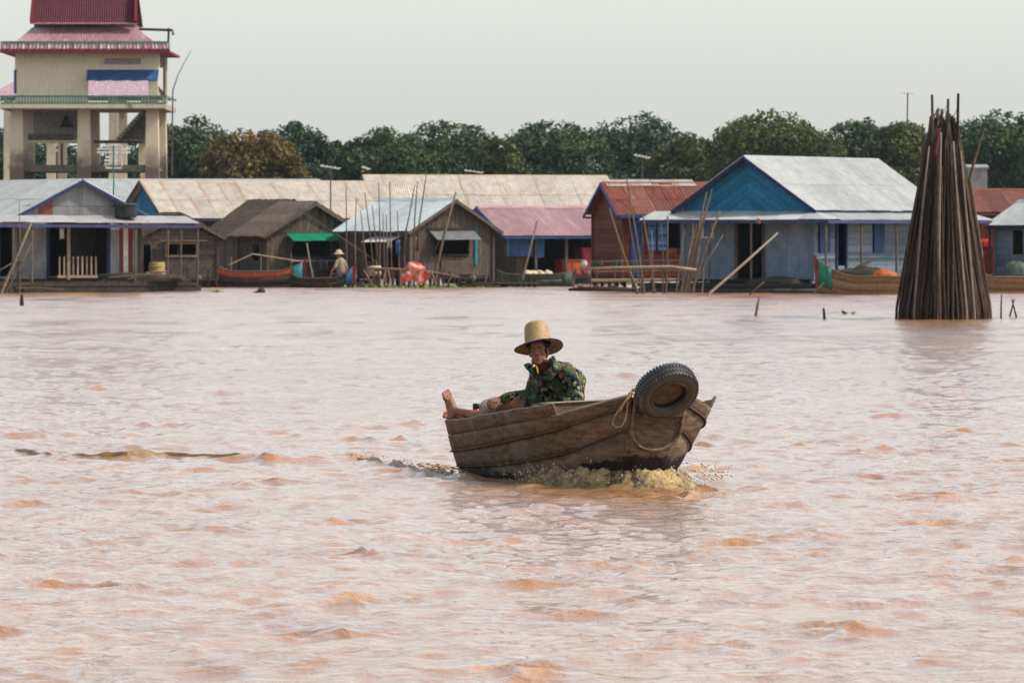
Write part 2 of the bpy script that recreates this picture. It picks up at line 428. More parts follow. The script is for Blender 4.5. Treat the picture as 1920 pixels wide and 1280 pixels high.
def planks(parent, u0, u1, z0, ztop, place, mat, w_=.2, vert=True, ops=(), th=.03, mats=None, name='plank'):
    """plank wall; place(u, z, depth)->local point; ztop(u)->height; ops: (u0,u1,z0,z1)"""
    def one(a, c, zb0, zb1, za, zc):
        g = .006; jt = random.uniform(0, .012); d0, d1 = jt, jt + th
        mb = MB().hexa([place(a+g,zb0,d0),place(c-g,zb1,d0),place(c-g,zb1,d1),place(a+g,zb0,d1),
                        place(a+g,za,d0),place(c-g,zc,d0),place(c-g,zc,d1),place(a+g,za,d1)])
        mk(name, mb, mats[random.randrange(len(mats))] if mats else mat, parent, fixn=True)
    if vert:
        n = max(1, round((u1-u0)/w_)); ww = (u1-u0)/n
        for k in range(n):
            a = u0 + k*ww; c = a + ww; mid = (a+c)/2
            for s, e in split(z0, min(ztop(a), ztop(c)) if False else ztop(mid), [(o[2], o[3]) for o in ops if o[0] < mid < o[1]]):
                top = abs(e - ztop(mid)) < 1e-6
                one(a, c, s + random.uniform(0, .02), s + random.uniform(0, .02), ztop(a) if top else e, ztop(c) if top else e)
    else:
        z = z0; um = (u0+u1)/2; zmax = max(ztop(u0), ztop(u1), ztop(um))
        while z < zmax - .03:
            z2 = min(z + w_, zmax); zm = z + .3*(z2-z)
            us = [u for u in np.linspace(u0, u1, 61) if ztop(u) >= z2 - .01]
            if us:
                for s, e in split(us[0], us[-1], [(o[0], o[1]) for o in ops if o[2] < (z+z2)/2 < o[3]]):
                    one(s, e, z+.004, z+.004, z2-.004, z2-.004)
            z = z2
def house(name, label, px, d, yaw, W, L, zf, ze, zr, roof, wall='planks_v', wm='grey_wood', rows=1, oh=.3, ohf=.25, trim=None,
          ops=(), sops=(), swall=None, swm=None, base='hull', vis=None, gable_z=None, sheet=.85, pw=.2, rmats=None, cat='house', backs=True, group=None):
    """gable-roofed hut; vis = +1/-1 : which long side shows"""
    ya = R(yaw)
    root = thing(name, label, cat, ((px-960)/F_PX*d, d, 0), ya, group)
    vis = vis or (-1 if yaw > 0 else 1)
    h = W/2
    gz = lambda u: ze + (zr-ze)*(1 - abs(u)/h) - .03
    mat = M[wm]; sm = M[swm or wm]; sw = swall or wall
    # front gable wall
    front = lambda u, z, dd: Vector((u, dd, z))
    side = lambda u, z, dd: Vector((vis*(h - dd), u, z))
    def do(kind, place, u0, u1, ztop, m_, op):
        if kind == 'planks_v': planks(root, u0, u1, zf, ztop, place, m_, pw, True, op)
        elif kind == 'planks_h': planks(root, u0, u1, zf, ztop, place, m_, pw, False, op)
        elif kind == 'sheet':
            us = sorted({u0, u1, *[o[0] for o in op], *[o[1] for o in op]})
            for a, c in zip(us[:-1], us[1:]):
                if c - a < .04: continue
                for s, e in split(zf, ztop((a+c)/2), [(o[2], o[3]) for o in op if o[0] < (a+c)/2 < o[1]]):
                    A = place(a, e, .0); B = place(c, e, .0); C = place(a, s, .0)
                    sheets(root, A, B, C, m_, 1, .8, 'wall_sheet', .006)
        elif kind == 'none': pass
    fz = gz if gable_z is None else (lambda u: gable_z)
    do(wall, front, -h, h, fz, mat, ops)
    do(sw, side, .0, L, lambda u: ze, sm, sops)
    # far long side, back gable, floor
    mb = MB().box(-h+.02, h-.02, .02, L-.02, zf-.09, zf-.005); mk('floor', mb, M['dark_wood'], root)
    if backs:
        x0 = -vis*h; mb = MB().box(min(x0, x0+vis*.03), max(x0, x0+vis*.03), .04, L-.04, zf, ze); mk('back_wall', mb, M['dark_wood'], root)
        mb = MB().add([(-h,L,zf),(h,L,zf),(h,L,ze),(0,L,zr-.03),(-h,L,ze),(-h,L-.03,zf),(h,L-.03,zf),(h,L-.03,ze),(0,L-.03,zr-.03),(-h,L-.03,ze)],
                      [(0,1,2,3,4),(9,8,7,6,5),(0,5,6,1),(1,6,7,2),(2,7,8,3),(3,8,9,4),(4,9,5,0)]); mk('back_wall', mb, M['dark_wood'], root)
    for sx in (-1, 1):
        for yy in (.0, L):
            mk('corner_post', MB().box(sx*h-.05, sx*h+.05, yy-.06, yy+.05, zf-.3, ze-.02), mat, root)
    # roof
    sl = (zr-ze)/h; ex = h + oh; ezz = ze - sl*oh
    for sx in (-1, 1):
        A = (sx*.01, -ohf, zr+.03); B = (sx*.01, L+ohf, zr+.03); C = (sx*ex, -ohf, ezz+.03)
        if roof.startswith('thatch'): thatch(root, A, B, C, M[roof])
        else: sheets(root, A, B, C, M[roof], rows, sheet, mats=rmats)
        tm = M[trim] if trim else M['old_plank']
        mk('barge_board', MB().bar((0, -ohf-.03, zr-.035), (sx*ex, -ohf-.03, ezz-.035), .035, .11), tm, root)
        mk('eave_board', MB().bar((sx*(ex-.03), -ohf+.02, ezz-.045), (sx*(ex-.03), L+ohf-.02, ezz-.045), .03, .07), tm, root)
    if not roof.startswith('thatch'):
        mk('ridge_cap', MB().add([(-.16,-ohf,zr-.16*sl+.055),(0,-ohf,zr+.075),(.16,-ohf,zr-.16*sl+.055),(-.16,L+ohf,zr-.16*sl+.055),(0,L+ohf,zr+.075),(.16,L+ohf,zr-.16*sl+.055)],
                     [(0,1,4,3),(1,2,5,4)]), M[roof], root)
    # what it floats on
    if base == 'hull':
        mb = MB().box(-h-.35, h+.35, -.5, L+.2, -.35, zf-.12); mk('float', mb, M['hull_dark'], root)
        for k in range(int((W+.6)/.5)):
            x = -h-.25 + k*.5; mk('float_log', MB().tube([(x,-.62,.09),(x+random.uniform(-.05,.05),L+.3,.07)], .13, 7), M['hull_dark'], root, True)
    elif base == 'stilts':
        for sx in np.linspace(-h, h, max(3, int(W/.8))):
            for yy in (0.05, L*.5, L-.05):
                mk('stilt', MB().tube([(sx+random.uniform(-.06,.06),yy,-.8),(sx,yy,zf-.08)], .055, 6), M['dark_wood'], root)
    return root
def thatch(root, A, B, C, mat, cr=.24):
    """overlapping shaggy courses of thatch, each its own part"""
    A, B, C = Vector(A), Vector(B), Vector(C); e = B-A; L = e.length; dn = C-A; S = dn.length
    nrm = e.cross(-dn).normalized(); nrm = nrm if nrm.z > 0 else -nrm
    n = max(2, round(S/cr)); nu = max(6, int(L/.12)); dnn = dn.normalized()
    for r in range(n):
        rows = []
        for j, f in enumerate((0, .5, 1.0)):
            s = (r + f*1.35)/n*S
            row = []
            for k in range(nu+1):
                sag = random.uniform(-.03, .03) + (random.uniform(-.05, .07) if f == 1.0 else 0)
                row.append(A + e*(k/nu) + dnn*min(s + sag, S + .09) + nrm*(.05 - .02*f + random.uniform(-.012, .02)))
            rows.append(row)
        mk('thatch_course', MB().slab(rows, lambda i, k: nrm*-.05), mat, root, fixn=True)
def lx(px, pc, d, yaw): return (px-pc)/F_PX*d/math.cos(R(yaw))

def awning(root, A, B, C, mat, posts=True):
    sheets(root, A, B, C, mat, 1, .8, 'awning_sheet', .006)
def window_dark(root, x0, x1, z0, z1, frame, y=-.035):
    for a, c in (((x0,y,z0),(x1,y,z0)),((x0,y,z1),(x1,y,z1)),((x0,y,z0-.03),(x0,y,z1+.03)),((x1,y,z0-.03),(x1,y,z1+.03))):
        mk('frame', MB().bar(a, c, .05, .06), frame, root)

# ---- left house with blue barge boards and a porch (A)
dA, yA, pA = 174, 28, 149
U = lambda px: lx(px, pA, dA, yA)
zz = lambda py: ZP(py, dA)
A_ = house('floating_house', 'grey panelled floating house with blue barge boards and a railed porch', pA, dA, yA, 4.3, 8.5, .42, 2.55, 3.62, 'roof_white', 'none',
           trim='blue_trim', swall='planks_v', swm='sheet_grey', sops=((.5,1.6,.5,2.1),(2.4,3.4,1.0,2.0)), rows=2)
# gable panels: upper boards in mixed grey with one rusty brown board
hA = 2.15; gzA = lambda u: 2.55 + 1.07*(1-abs(u)/hA) - .03
k = 0
for u0, u1 in ((-2.1,-1.45),(-1.45,-.95),(-.95,.1),(.1,1.1),(1.1,2.1)):
    m_ = M['roof_darkrust'] if k == 1 else M['sheet_grey']; k += 1
    us = [u0, u1] if u0*u1 >= 0 else [u0, 0, u1]
    for a, c in zip(us[:-1], us[1:]):
        for zb, zt in ((2.42, 2.78), (2.79, 9)):
            za, zc = min(zt, gzA(a)), min(zt, gzA(c))
            if max(za, zc) <= zb + .03: continue
            za = max(za, zb+.004); zc = max(zc, zb+.004)
            yy = .0 if zt < 9 else .012
            mk('gable_panel', MB().hexa([(a+.006,yy,zb),(c-.006,yy,zb),(c-.006,yy+.02,zb),(a+.006,yy+.02,zb),(a+.006,yy,za),(c-.006,yy,zc),(c-.006,yy+.02,zc),(a+.006,yy+.02,za)]), m_, A_)
# front panels each side of the dark doorway
sheets(A_, (U(30),0,2.42),(U(90),0,2.42),(U(30),0,.42), M['sheet_grey'], 1, .7, 'wall_sheet', .006)
for i_, (a, c) in enumerate(((203,215),(215,221),(221,228),(228,237),(237,245),(245,256))):
    mk('wall_panel', MB().box(U(a)+.004, U(c)-.004, 0, .025, .42, 2.42), M[('sheet_grey','sheet_grey','red_paint','white_paint','red_paint','sheet_grey')[i_]], A_)
for u in (U(92), U(201)): mk('door_post', MB().box(u-.06, u+.06, -.03, .06, .42, 2.42), M['blue_trim'], A_)
mk('curtain', MB().box(U(150), U(198), .9, .93, .45, 2.4), M['dark_wood'], A_)
for i_ in range(9):
    u = U(98) + i_*(U(163)-U(98))/8; mk('baluster', MB().box(u-.022, u+.022, -.72, -.68, .48, 1.15), M['pale_wood'], A_)
mk('rail', MB().bar((U(94),-.70,.5),(U(166),-.70,.5),.05,.09), M['pale_wood'], A_)
mk('porch_post', MB().box(U(111), U(116), -.75, -.68, .4, 2.2), M['pale_wood'], A_)
# porch roof
x0p, x1p = U(-60), U(337)
sheets(A_, (x0p,-.25,2.50),(x1p,-.25,2.46),(x0p,-1.35,2.27), M['strip_roof'], 1, .85)
mk('fascia', MB().bar((x0p,-1.37,2.16),(x1p,-1.37,2.12),.03,.10), M['purple_trim'], A_)
for px_ in (36, 220, 333): mk('porch_post', MB().tube([(U(px_),-1.30,.1),(U(px_)+.02,-1.30,2.2)], .035, 6), M['stick_wood'], A_)
mk('porch_deck', MB().box(U(-40), U(337), -1.42, -.52, .02, .20), M['hull_dark'], A_)
for i_ in range(16):
    u = U(-35) + i_*.44; mk('deck_board', MB().box(u, u+.4, -1.45, .0, .30, .345), M['dark_wood'], A_)
mk('deck_beam', MB().bar((U(-35),-1.40,.25),(U(330),-1.40,.25),.1,.1), M['dark_wood'], A_)

# heap of fishing net on its deck, barrels
def barrel(label, loc, r, h, mat, lid=None, group=None, rings=3):
    tt = thing('barrel', label, 'barrel', loc, 0, group)
    prof = [(0,0),(r*.94,0),(r,h*.15),(r*1.03,h*.5),(r,h*.85),(r*.94,h),(0,h)]
    mk('body', MB().grid([[(q*math.cos(a), q*math.sin(a), z) for a in np.linspace(0, 2*math.pi, 17)[:-1]] for q, z in prof[:]], True), mat, tt, True)
    for i in range(rings):
        z = h*(.2 + .3*i); mk('hoop', MB().tube([(r*1.03*math.cos(a), r*1.03*math.sin(a), z) for a in np.linspace(0, 2*math.pi, 17)], .014*r/.3, 5, False), lid or mat, tt, True)
    return tt
Aw = A_.matrix_basis
def loc_on(root, p): return root.matrix_basis @ Vector(p)
tub = thing('black_tub', 'black tub standing on the porch roof of the house with blue barge boards', 'tub', loc_on(A_, (U(215),-.78,2.41)))
rt = .37
mk('body', MB().grid([[(q*math.cos(a), q*math.sin(a), z) for a in np.linspace(0, 2*math.pi, 19)[:-1]] for q, z in ((0,0),(rt*.93,0),(rt,.12),(rt,.36),(rt*1.0,.38))], True), M['black_rubber_tub'], tub, True)
mk('rim', MB().grid([[(q*math.cos(a), q*math.sin(a), z) for a in np.linspace(0, 2*math.pi, 19)[:-1]] for q, z in ((rt*.99,.37),(rt*1.09,.38),(rt*1.09,.46),(rt*.9,.47),(rt*.9,.2),(0,.2))], True), M['black_rubber_tub'], tub, True)
barrel('mustard yellow barrel beside the red striped wall of the porch house', loc_on(A_, (U(272),-.75,.345)), .26, .62, M['yellow_paint'], M['sack'])
def heap(name, label, cat, loc, sx, sy, h, mat, seed, n=26, parent=None):
    rr = random.Random(seed); mb = MB(); rows = []
    for i in range(9):
        f = i/8; row = []
        for k in range(n):
            a = 2*math.pi*k/n; q = math.cos(f*math.pi/2)**.7 if i < 8 else 0
            wv = 1 + .22*mnoise.noise((math.cos(a)*2+seed, math.sin(a)*2, f*3)) + rr.uniform(-.05,.05)
            row.append((sx*q*wv*math.cos(a), sy*q*wv*math.sin(a), max(0, h*math.sin(f*math.pi/2)*(1+.3*mnoise.noise((math.cos(a)*1.5, math.sin(a)*1.5+seed, f*2))) + rr.uniform(-.02,.02)*(i > 0))))
        rows.append(row)
    mb.grid(rows, True); o = mk(name, mb, mat, parent, True)
    if parent is None: o.location = loc; tag(o, label, cat)
    return o
M['net'] = surf('net', (.014,.014,.011), (.062,.055,.04), 25, rough=.95, bmp=1.0)
heap('net_heap', 'dark fishing net heaped on the porch deck in front of the railing', 'fishing net', loc_on(A_, (U(232),-1.02,.345)), 1.55, .34, .26, M['net'], 3, 60)

# ---- small weathered hut (B)
dB, yB, pB = 191, 14, 337
UB = lambda px: lx(px, pB, dB, yB)
B_ = house('wooden_hut', 'small weathered plank hut with one dark window next to the porch house', pB, dB, yB, 2.75, 3.4, .30, 1.86, 2.58, 'thatch', 'planks_h', 'grey_wood', pw=.17, oh=.25,
           ops=((UB(311),UB(368),1.08,1.55),(UB(268),UB(283),.35,1.5)), base='hull')
window_dark(B_, UB(311), UB(368), 1.08, 1.55, M['pale_wood'])
mk('mullion', MB().box(UB(334)-.02, UB(334)+.02, -.03, .02, 1.08, 1.55), M['grey_wood'], B_)
mk('shelf', MB().box(UB(300), UB(385), -.28, -.03, 1.62, 1.65), M['pale_wood'], B_)
for px_ in (311, 335): mk('pole', MB().tube([(UB(px_),-.45,.1),(UB(px_)+.01,-.42,2.0)], .03, 6), M['stick_wood'], B_)

# ---- big thatched house with a green awning (C) and the thatched roof behind (C2)
dC, yC, pC = 195, 30, 586
UC = lambda px: lx(px, pC, dC, yC)
C_ = house('thatched_house', 'brown thatched house with a bright green awning over its window', pC, dC, yC, 3.75, 2.3, .30, 1.95, 3.0, 'thatch_pale', 'planks_v', 'grey_wood', oh=.3,
           ops=((UC(546),UC(622),1.02,1.62),(UC(640),UC(655),.4,1.35)), sops=((.6,1.2,.9,1.5),), base='hull', pw=.16)
window_dark(C_, UC(546), UC(622), 1.02, 1.62, M['old_plank'])
awning(C_, (UC(538),-.06,1.90), (UC(632),-.06,1.90), (UC(538),-.62,1.62), M['green_awning'])
for px_ in (541, 629): mk('awning_prop', MB().tube([(UC(px_),-.05,1.2),(UC(px_),-.58,1.62)], .018, 5), M['stick_wood'], C_)
mk('sill', MB().box(UC(540), UC(672), -.2, -.03, .86, .92), M['sheet_grey'], C_)
mk('wall_batten', MB().box(UC(500), UC(668), -.045, -.03, 1.93, 1.99), M['old_plank'], C_)
C2 = house('thatched_house', 'dark brown thatched roof house behind the one with the green awning', 545, 203, 30, 3.5, 3.2, .30, 2.0, 3.12, 'thatch', 'planks_v', 'grey_wood', oh=.35, base='stilts', pw=.25)

# ---- plank house with pale metal roof and propped shutter (F)
dF, yF, pF = 192, 35, 847
UF = lambda px: lx(px, pF, dF, yF)
F_ = house('plank_house', 'grey vertical plank house with pale metal roof and propped-up metal shutter', pF, dF, yF, 3.6, 4.5, .36, 2.08, 3.10, 'roof_grey', 'planks_v', 'old_plank', pw=.15, oh=.26, rows=1,
           ops=((UF(818),UF(878),1.12,1.72),(UF(812),UF(822),1.12,1.72)), sops=((.7,1.5,.5,1.7),(2.3,3.0,.9,1.6)), base='stilts', trim='old_plank')
window_dark(F_, UF(814), UF(878), 1.12, 1.72, M['dark_wood'])
awning(F_, (UF(806),-.05,1.98), (UF(886),-.05,1.98), (UF(806),-.55,1.66), M['sheet_grey'])
mk('lintel', MB().box(UF(800), UF(884), -.09, -.03, 2.0, 2.1), M['dark_wood'], F_)
mk('shutter_prop', MB().tube([(UF(812),-.06,1.2),(UF(810),-.52,1.66)], .02, 5), M['stick_wood'], F_)
mk('door', MB().box(UF(826), UF(886), -.05, -.02, .42, 1.02), M['grey_wood'], F_)
mk('teal_board', MB().box(UF(889), UF(894), -.05, -.012, .75, 2.1), M['teal_paint'], F_)
awning(F_, (-1.82,.5,1.80), (-1.82,2.2,1.80), (-2.45,.5,1.58), M['strip_roof'])
for yy in (.6, 1.3, 2.1): mk('awning_prop', MB().tube([(-2.4,yy,.1),(-2.4,yy,1.58)], .035, 6), M['stick_wood'], F_)

# ---- long cream roofs behind (D, D2, E)
D_ = house('long_house', 'long house with streaked cream metal roof and blue gable end', 272, 216, -63, 4.1, 10.2, .5, 2.70, 3.98, 'roof_cream', 'planks_v', 'blue_wood', rows=2, trim='blue_trim', swall='planks_v', swm='dark_wood', base='stilts', oh=.4, pw=.3)
D2 = house('long_house', 'pale metal-roofed long house half hidden behind the streaked cream roof', 148, 236, -80, 4.4, 10.5, .5, 3.0, 4.22, 'roof_white', 'planks_v', 'sheet_grey', rows=2, swall='planks_v', swm='white_paint', base='stilts', oh=.4, pw=.4)
E_ = house('long_house', 'long cream roof with rust streaks above the pink-roofed stall', 690, 232, -76, 4.6, 10.5, .5, 2.95, 4.36, 'roof_cream', 'planks_v', 'blue_paint', rows=2, trim='blue_trim', swall='planks_v', swm='dark_wood', base='stilts', oh=.4, pw=.3)
E2 = house('long_house', 'low cream-roofed house wedged between the two long cream roofs', 560, 226, -82, 4.2, 4.4, .5, 2.75, 3.86, 'roof_cream', 'planks_v', 'sheet_grey', rows=2, swall='planks_v', swm='dark_wood', base='stilts', oh=.4, pw=.3)

# ---- pink-roofed stall (G)
dG, yG, pG = 200, -62, 905
G_ = house('pink_roofed_stall', 'open market stall house with a faded pink metal roof', pG, dG, yG, 3.6, 5.2, .35, 1.98, 2.86, 'roof_pink', 'planks_v', 'dark_wood', rows=1, trim='blue_paint', swall='none', base='hull', oh=.42, sheet=.7)
sidep = lambda y: (1.8, y)
for y in (.1, 1.3, 2.6, 3.9, 5.1): mk('post', MB().box(1.74, 1.82, y-.05, y+.05, .3, 1.95), M['teal_paint'] if y in (.1, 3.9) else M['old_plank'], G_)
mk('blue_tarp', MB().slab([[(1.72, .2+1.5*k/8, 1.85 - r*.42 + .04*math.sin(k*1.3+r)) for k in range(9)] for r in range(3)], lambda i, k: Vector((-.01,0,0))), M['tarp_blue'], G_)
for y0, y1, z1, m_, nm in ((2.5,3.3,.92,'orange_paint','crate'),(3.35,4.2,1.35,'pink_box','cupboard')):
    tt = thing(nm, {'crate':'orange crate on the floor of the pink-roofed stall', 'cupboard':'red cupboard standing under the pink roof'}[nm], nm, loc_on(G_, (1.35,(y0+y1)/2,.345)), R(yG))
    L_ = (y1-y0)/2
    mk('body', MB().box(-.3,.3,-L_,L_,0,z1-.345-.05), M[m_], tt); mk('top', MB().box(-.33,.33,-L_-.03,L_+.03,z1-.345-.05,z1-.345), M[m_], tt)
    for s in (-.5, .5): mk('front_panel', MB().box(.30,.33, s*L_-L_*.42, s*L_+L_*.42, .06, z1-.345-.12), M[m_], tt)
for i_, y in enumerate((.5,.8,1.05,1.35,1.7,3.6,4.4,4.7)):
    h_ = heap('sack', 'pale sack lying on the deck edge of the pink-roofed stall', 'sack', loc_on(G_, (2.0,y,.30)), .2, .16, .2, M['sack'], 20+i_, 14); tag(h_, group='sacks on the stall deck')
mk('deck', MB().box(1.82, 2.3, -.2, 5.4, .2, .30), M['dark_wood'], G_)

# ---- red plank house (H)
dH, yH, pH = 181, -77, 1140
H_ = house('red_house', 'dark red plank house with rusty red roof and blue shutters', pH, dH, yH, 4.2, 6.2, .45, 2.62, 3.58, 'roof_rust', 'planks_h', 'red_wood', rows=2, swall='planks_h', oh=.3,
           sops=((.25,.65,.5,2.3),(1.55,1.95,1.35,2.3)), base='stilts', pw=.16, trim='blue_paint', rmats=[M['roof_rust'], M['roof_rust'], M['roof_darkrust']], sheet=.7)
mk('door', MB().box(2.06, 2.11, .27, .63, .5, 2.3), M['blue_paint'], H_)
for y0, y1 in ((1.2,1.52),(1.98,2.3),(.85,1.1)):
    s_ = mk('shutter', MB().box(2.12, 2.15, y0, y1, 1.33, 2.32), M['sky_blue_paint'], H_)
    for z in (1.5, 1.82, 2.15): mk('batten', MB().box(2.15, 2.165, y0+.03, y1-.03, z-.03, z+.03), M['blue_paint'], s_)
mk('fascia', MB().bar((2.42,-.2,2.47),(2.42,4.4,2.47),.03,.12), M['blue_paint'], H_)
sheets(H_, (-.3,-.1,3.72),(-.3,3.0,3.72),(.35,-.1,3.50), M['roof_cream'], 1, .8, 'patch_sheet')
mk('porch_deck', MB().box(2.15, 3.3, -1.3, 3.8, .30, .36), M['old_plank'], H_)
for y in np.arange(-1.2, 3.9, .62):
    mk('rail_post', MB().tube([(3.2,y,-.6),(3.2,y+.02,.98)], .035, 6), M['stick_wood'], H_)
for z in (.62, .95): mk('rail', MB().tube([(3.2,-1.3,z),(3.2,1.2,z+.03),(3.2,3.8,z)], .03, 6), M['stick_wood'], H_)
mk('beam', MB().tube([(3.3,-1.4,.33),(3.3,3.9,.37)], .06, 6), M['pale_wood'], H_)

# ---- blue gabled house (I)
dI, yI, pI = 172.5, -30, 1402
UI = lambda px: lx(px, pI, dI, yI)
WI, LI = 4.7, 9.3; hI = WI/2; zeI, zrI = 2.80, 4.36
SI = lambda px: (px-1537)/F_PX*dI/math.sin(R(30))
I_ = house('blue_house', 'large floating house with blue chevron gable, white metal roof and corrugated blue-grey walls', pI, dI, yI, WI, LI, .42, zeI, zrI, 'roof_white', 'sheet', 'sheet_blue', rows=2, trim='blue_trim', oh=.28, ohf=.3,
           gable_z=2.5, ops=((UI(1381),UI(1431),.42,2.36),), swall='planks_h', swm='blue_grey_wood', pw=.22,
           sops=((SI(1549),SI(1570),1.3,2.3),(SI(1586),SI(1606),.9,2.35),(SI(1664),SI(1686),1.3,2.3),(SI(1760),SI(1800),1.2,2.3)), base='hull', sheet=.9)
# chevron boards of the gable
step = .24; k = 0
while True:
    zt0 = zrI - .06 - k*step; zt1 = zt0 - step + .012
    if zt0 < 2.5: break
    sl = (zrI-zeI)/hI
    for s in (-1, 1):
        xe0 = min(hI, (zt0-2.5)/sl); xe1 = min(hI, max(0, (zt1-2.5)/sl))
        pts = [(0,zt0),(xe0, zt0-sl*xe0),(xe1, max(2.5, zt1-sl*xe1)),(0, max(zt1, 2.5))]
        dd = .012 if k % 2 else 0
        if xe1 == 0: pts = pts[:2] + [(0, 2.5)]
        n = len(pts); vs = [(s*x, dd, z) for x, z in pts] + [(s*x, dd+.03, z) for x, z in pts]
        fs = [tuple(range(n)), tuple(range(2*n-1, n-1, -1))] + [(i, (i+1) % n, (i+1) % n + n, i+n) for i in range(n)]
        mk('gable_board', MB().add(vs, fs), M['blue_wood'], I_, fixn=True)
    k += 1
# skirt roof round front and right side, with fascia
fo, so_ = 1.05, 1.05
zi, ze2 = 2.62, 2.34
sheets(I_, (-hI-1.1,-.0,zi),(hI+.0,-.0,zi),(-hI-1.1,-fo,ze2), M['roof_white'], 1, .9)
sheets(I_, (hI,0,zi),(hI,LI+2.3,zi),(hI+so_,0,ze2), M['roof_white'], 1, .9)
mk('corner_sheet', MB().add([(hI-.02,-.0,zi+.03),(hI+so_,.0,ze2+.03),(hI+so_,-fo,ze2+.02),(hI-.02,-fo,ze2+.03)], [(0,3,2),(0,2,1)]), M['roof_white'], I_)
mk('fascia', MB().bar((-hI-1.15,-fo-.03,ze2-.06),(hI+so_,-fo-.03,ze2-.06),.03,.10), M['purple_trim'], I_)
mk('fascia', MB().bar((hI+so_+.03,-fo-.03,ze2-.062),(hI+so_+.03,LI+2.35,ze2-.062),.03,.10), M['purple_trim'], I_)
for x, y in ((-hI-1.0,-.95),(-.9,-.95),(.62,-.95),(hI+.95,-.95),(hI+.95,1.6),(hI+.95,4.2),(hI+.95,6.8),(hI+.95,9.2),(hI+.95,11.4)):
    mk('porch_post', MB().tube([(x,y,.2),(x,y,2.28)], .045, 6), M['grey_wood'], I_)
mk('corner_pillar', MB().box(hI-.08, hI+.1, -.1, .08, .42, 2.55), M['blue_grey_wood'], I_)
for px0, px1 in ((1549,1570),(1664,1686),(1760,1800)):
    mk('shutter', MB().box(hI+.03, hI+.06, SI(px0), SI(px1)*.6+SI(px0)*.4, 1.28, 2.3), M['blue_paint'], I_)
    mk('shutter', MB().box(hI+.035, hI+.065, SI(px1)*.62+SI(px0)*.38, SI(px1), 1.28, 2.3), M['blue_paint'], I_)
for y in (SI(1586), SI(1606)): mk('door_post', MB().box(hI-.02, hI+.05, y-.06, y+.06, .42, 2.4), M['blue_trim'], I_)
for x in (UI(1381), UI(1431)): mk('door_post', MB().box(x-.05, x+.05, -.04, .05, .42, 2.4), M['grey_wood'], I_)
sh = mk('shutter', MB().box(UI(1302), UI(1340), -.06, -.03, 1.75, 2.32), M['white_paint'], I_)
mk('pane', MB().box(UI(1305), UI(1319), -.075, -.06, 1.8, 2.25), M['sky_blue_paint'], sh); mk('pane', MB().box(UI(1323), UI(1337), -.075, -.06, 1.8, 2.25), M['sky_blue_paint'], sh)
mk('deck', MB().box(-hI-1.1, hI+1.1, -1.15, -.02, .18, .30), M['hull_dark'], I_)
mk('deck', MB().box(hI+.02, hI+1.1, .0, LI, .17, .295), M['hull_dark'], I_)
for i_ in range(7): mk('float_log', MB().tube([(-hI-1.2,-1.2+i_*.01,.03+.06*(i_%2)),(hI+1.15,-1.22,.05)], .11, 7), M['hull_dark'], I_, True) if i_ < 1 else None
mk('float', MB().box(-hI-1.05, hI+1.05, -1.1, LI+2.2, -.4, .17), M['hull_dark'], I_)
heap('net_heap', 'dark net piled on the deck along the corrugated blue-grey wall', 'fishing net', loc_on(I_, (1.3,-.62,.305)), .9, .28, .2, M['net'], 9)

# ---- right edge: rusty roof, white-roofed hut, tall grey sheet hut
J_ = house('rusty_roofed_house', 'house with brown rusted roof behind the tall pole bundle', 1800, 190, -80, 4.0, 5.5, .4, 2.72, 3.42, 'roof_darkrust', 'planks_v', 'red_wood', rows=1, swall='planks_v', swm='red_wood', base='stilts', pw=.22, sops=((1.0,1.5,.5,2.2),))
K_ = house('white_roofed_hut', 'hut with white sheet roof and blue window at the rusty-roofed house', 1985, 180, 38, 2.6, 1.7, .4, 2.3, 2.98, 'roof_white', 'planks_h', 'blue_grey_wood', base='hull', trim='blue_trim', vis=-1, sops=((.4,.9,1.1,2.0),), ops=((-.9,-.3,1.1,2.0),))
T_ = thing('sheet_hut', 'tall grey sheet-metal hut rising above the rusted brown roof', 'hut', ((1834-960)/F_PX*246, 246, .2))
mk('wall', MB().box(-.42,.42,0,.9,0,4.65), M['sheet_grey'], T_); mk('roof', MB().hexa([(-.5,-.1,4.65),(.5,-.1,4.65),(.5,1,4.65),(-.5,1,4.65),(-.5,-.1,4.72),(.5,-.1,4.72),(.5,1,4.85),(-.5,1,4.85)]), M['sheet_grey'], T_)
mk('door', MB().box(-.25,.2,-.03,-.005,.02,1.8), M['grey_wood'], T_)
# neighbours just outside the frame
house('floating_house', 'red-roofed floating house beyond the white-roofed hut', 2110, 182, -60, 4.2, 6, .4, 2.6, 3.6, 'roof_rust', 'planks_v', 'grey_wood', swall='planks_v', base='hull', pw=.3)
house('thatched_house', 'thatched hut beyond the house with the tub on its porch roof', -150, 186, 20, 3.8, 5, .4, 2.3, 3.3, 'thatch', 'planks_v', 'grey_wood', base='hull', pw=.3)

# ------------------------------------------------------------------ concrete tower with red roofs
dT = 340; sT = dT/F_PX
tx = lambda px: (px-162)*sT
tz = lambda py: ZP(py, dT)
T = thing('tower_building', 'cream concrete tower on columns with maroon roof and green balcony', 'tower', ((162-960)*sT, dT, .4))
T0 = .4
def tb(name, x0, x1, y0, y1, pyb, pyt, mat, par=None):
    return mk(name, MB().box(tx(x0), tx(x1), y0, y1, tz(pyb)-T0, tz(pyt)-T0), M[mat], par or T)
DP = 8.5
z0 = 0.0
for px_ in (31, 157, 285):
    for yy in (0, DP-.9):
        zt = tz(205)-T0
        mk('column', MB().hexa([(tx(px_)-.52,yy-.1,z0-.4),(tx(px_)+.52,yy-.1,z0-.4),(tx(px_)+.52,yy+.9,z0-.4),(tx(px_)-.52,yy+.9,z0-.4),
                                (tx(px_)-.38,yy,zt),(tx(px_)+.38,yy,zt),(tx(px_)+.38,yy+.75,zt),(tx(px_)-.38,yy+.75,zt)]), M['flooded_column'], T)
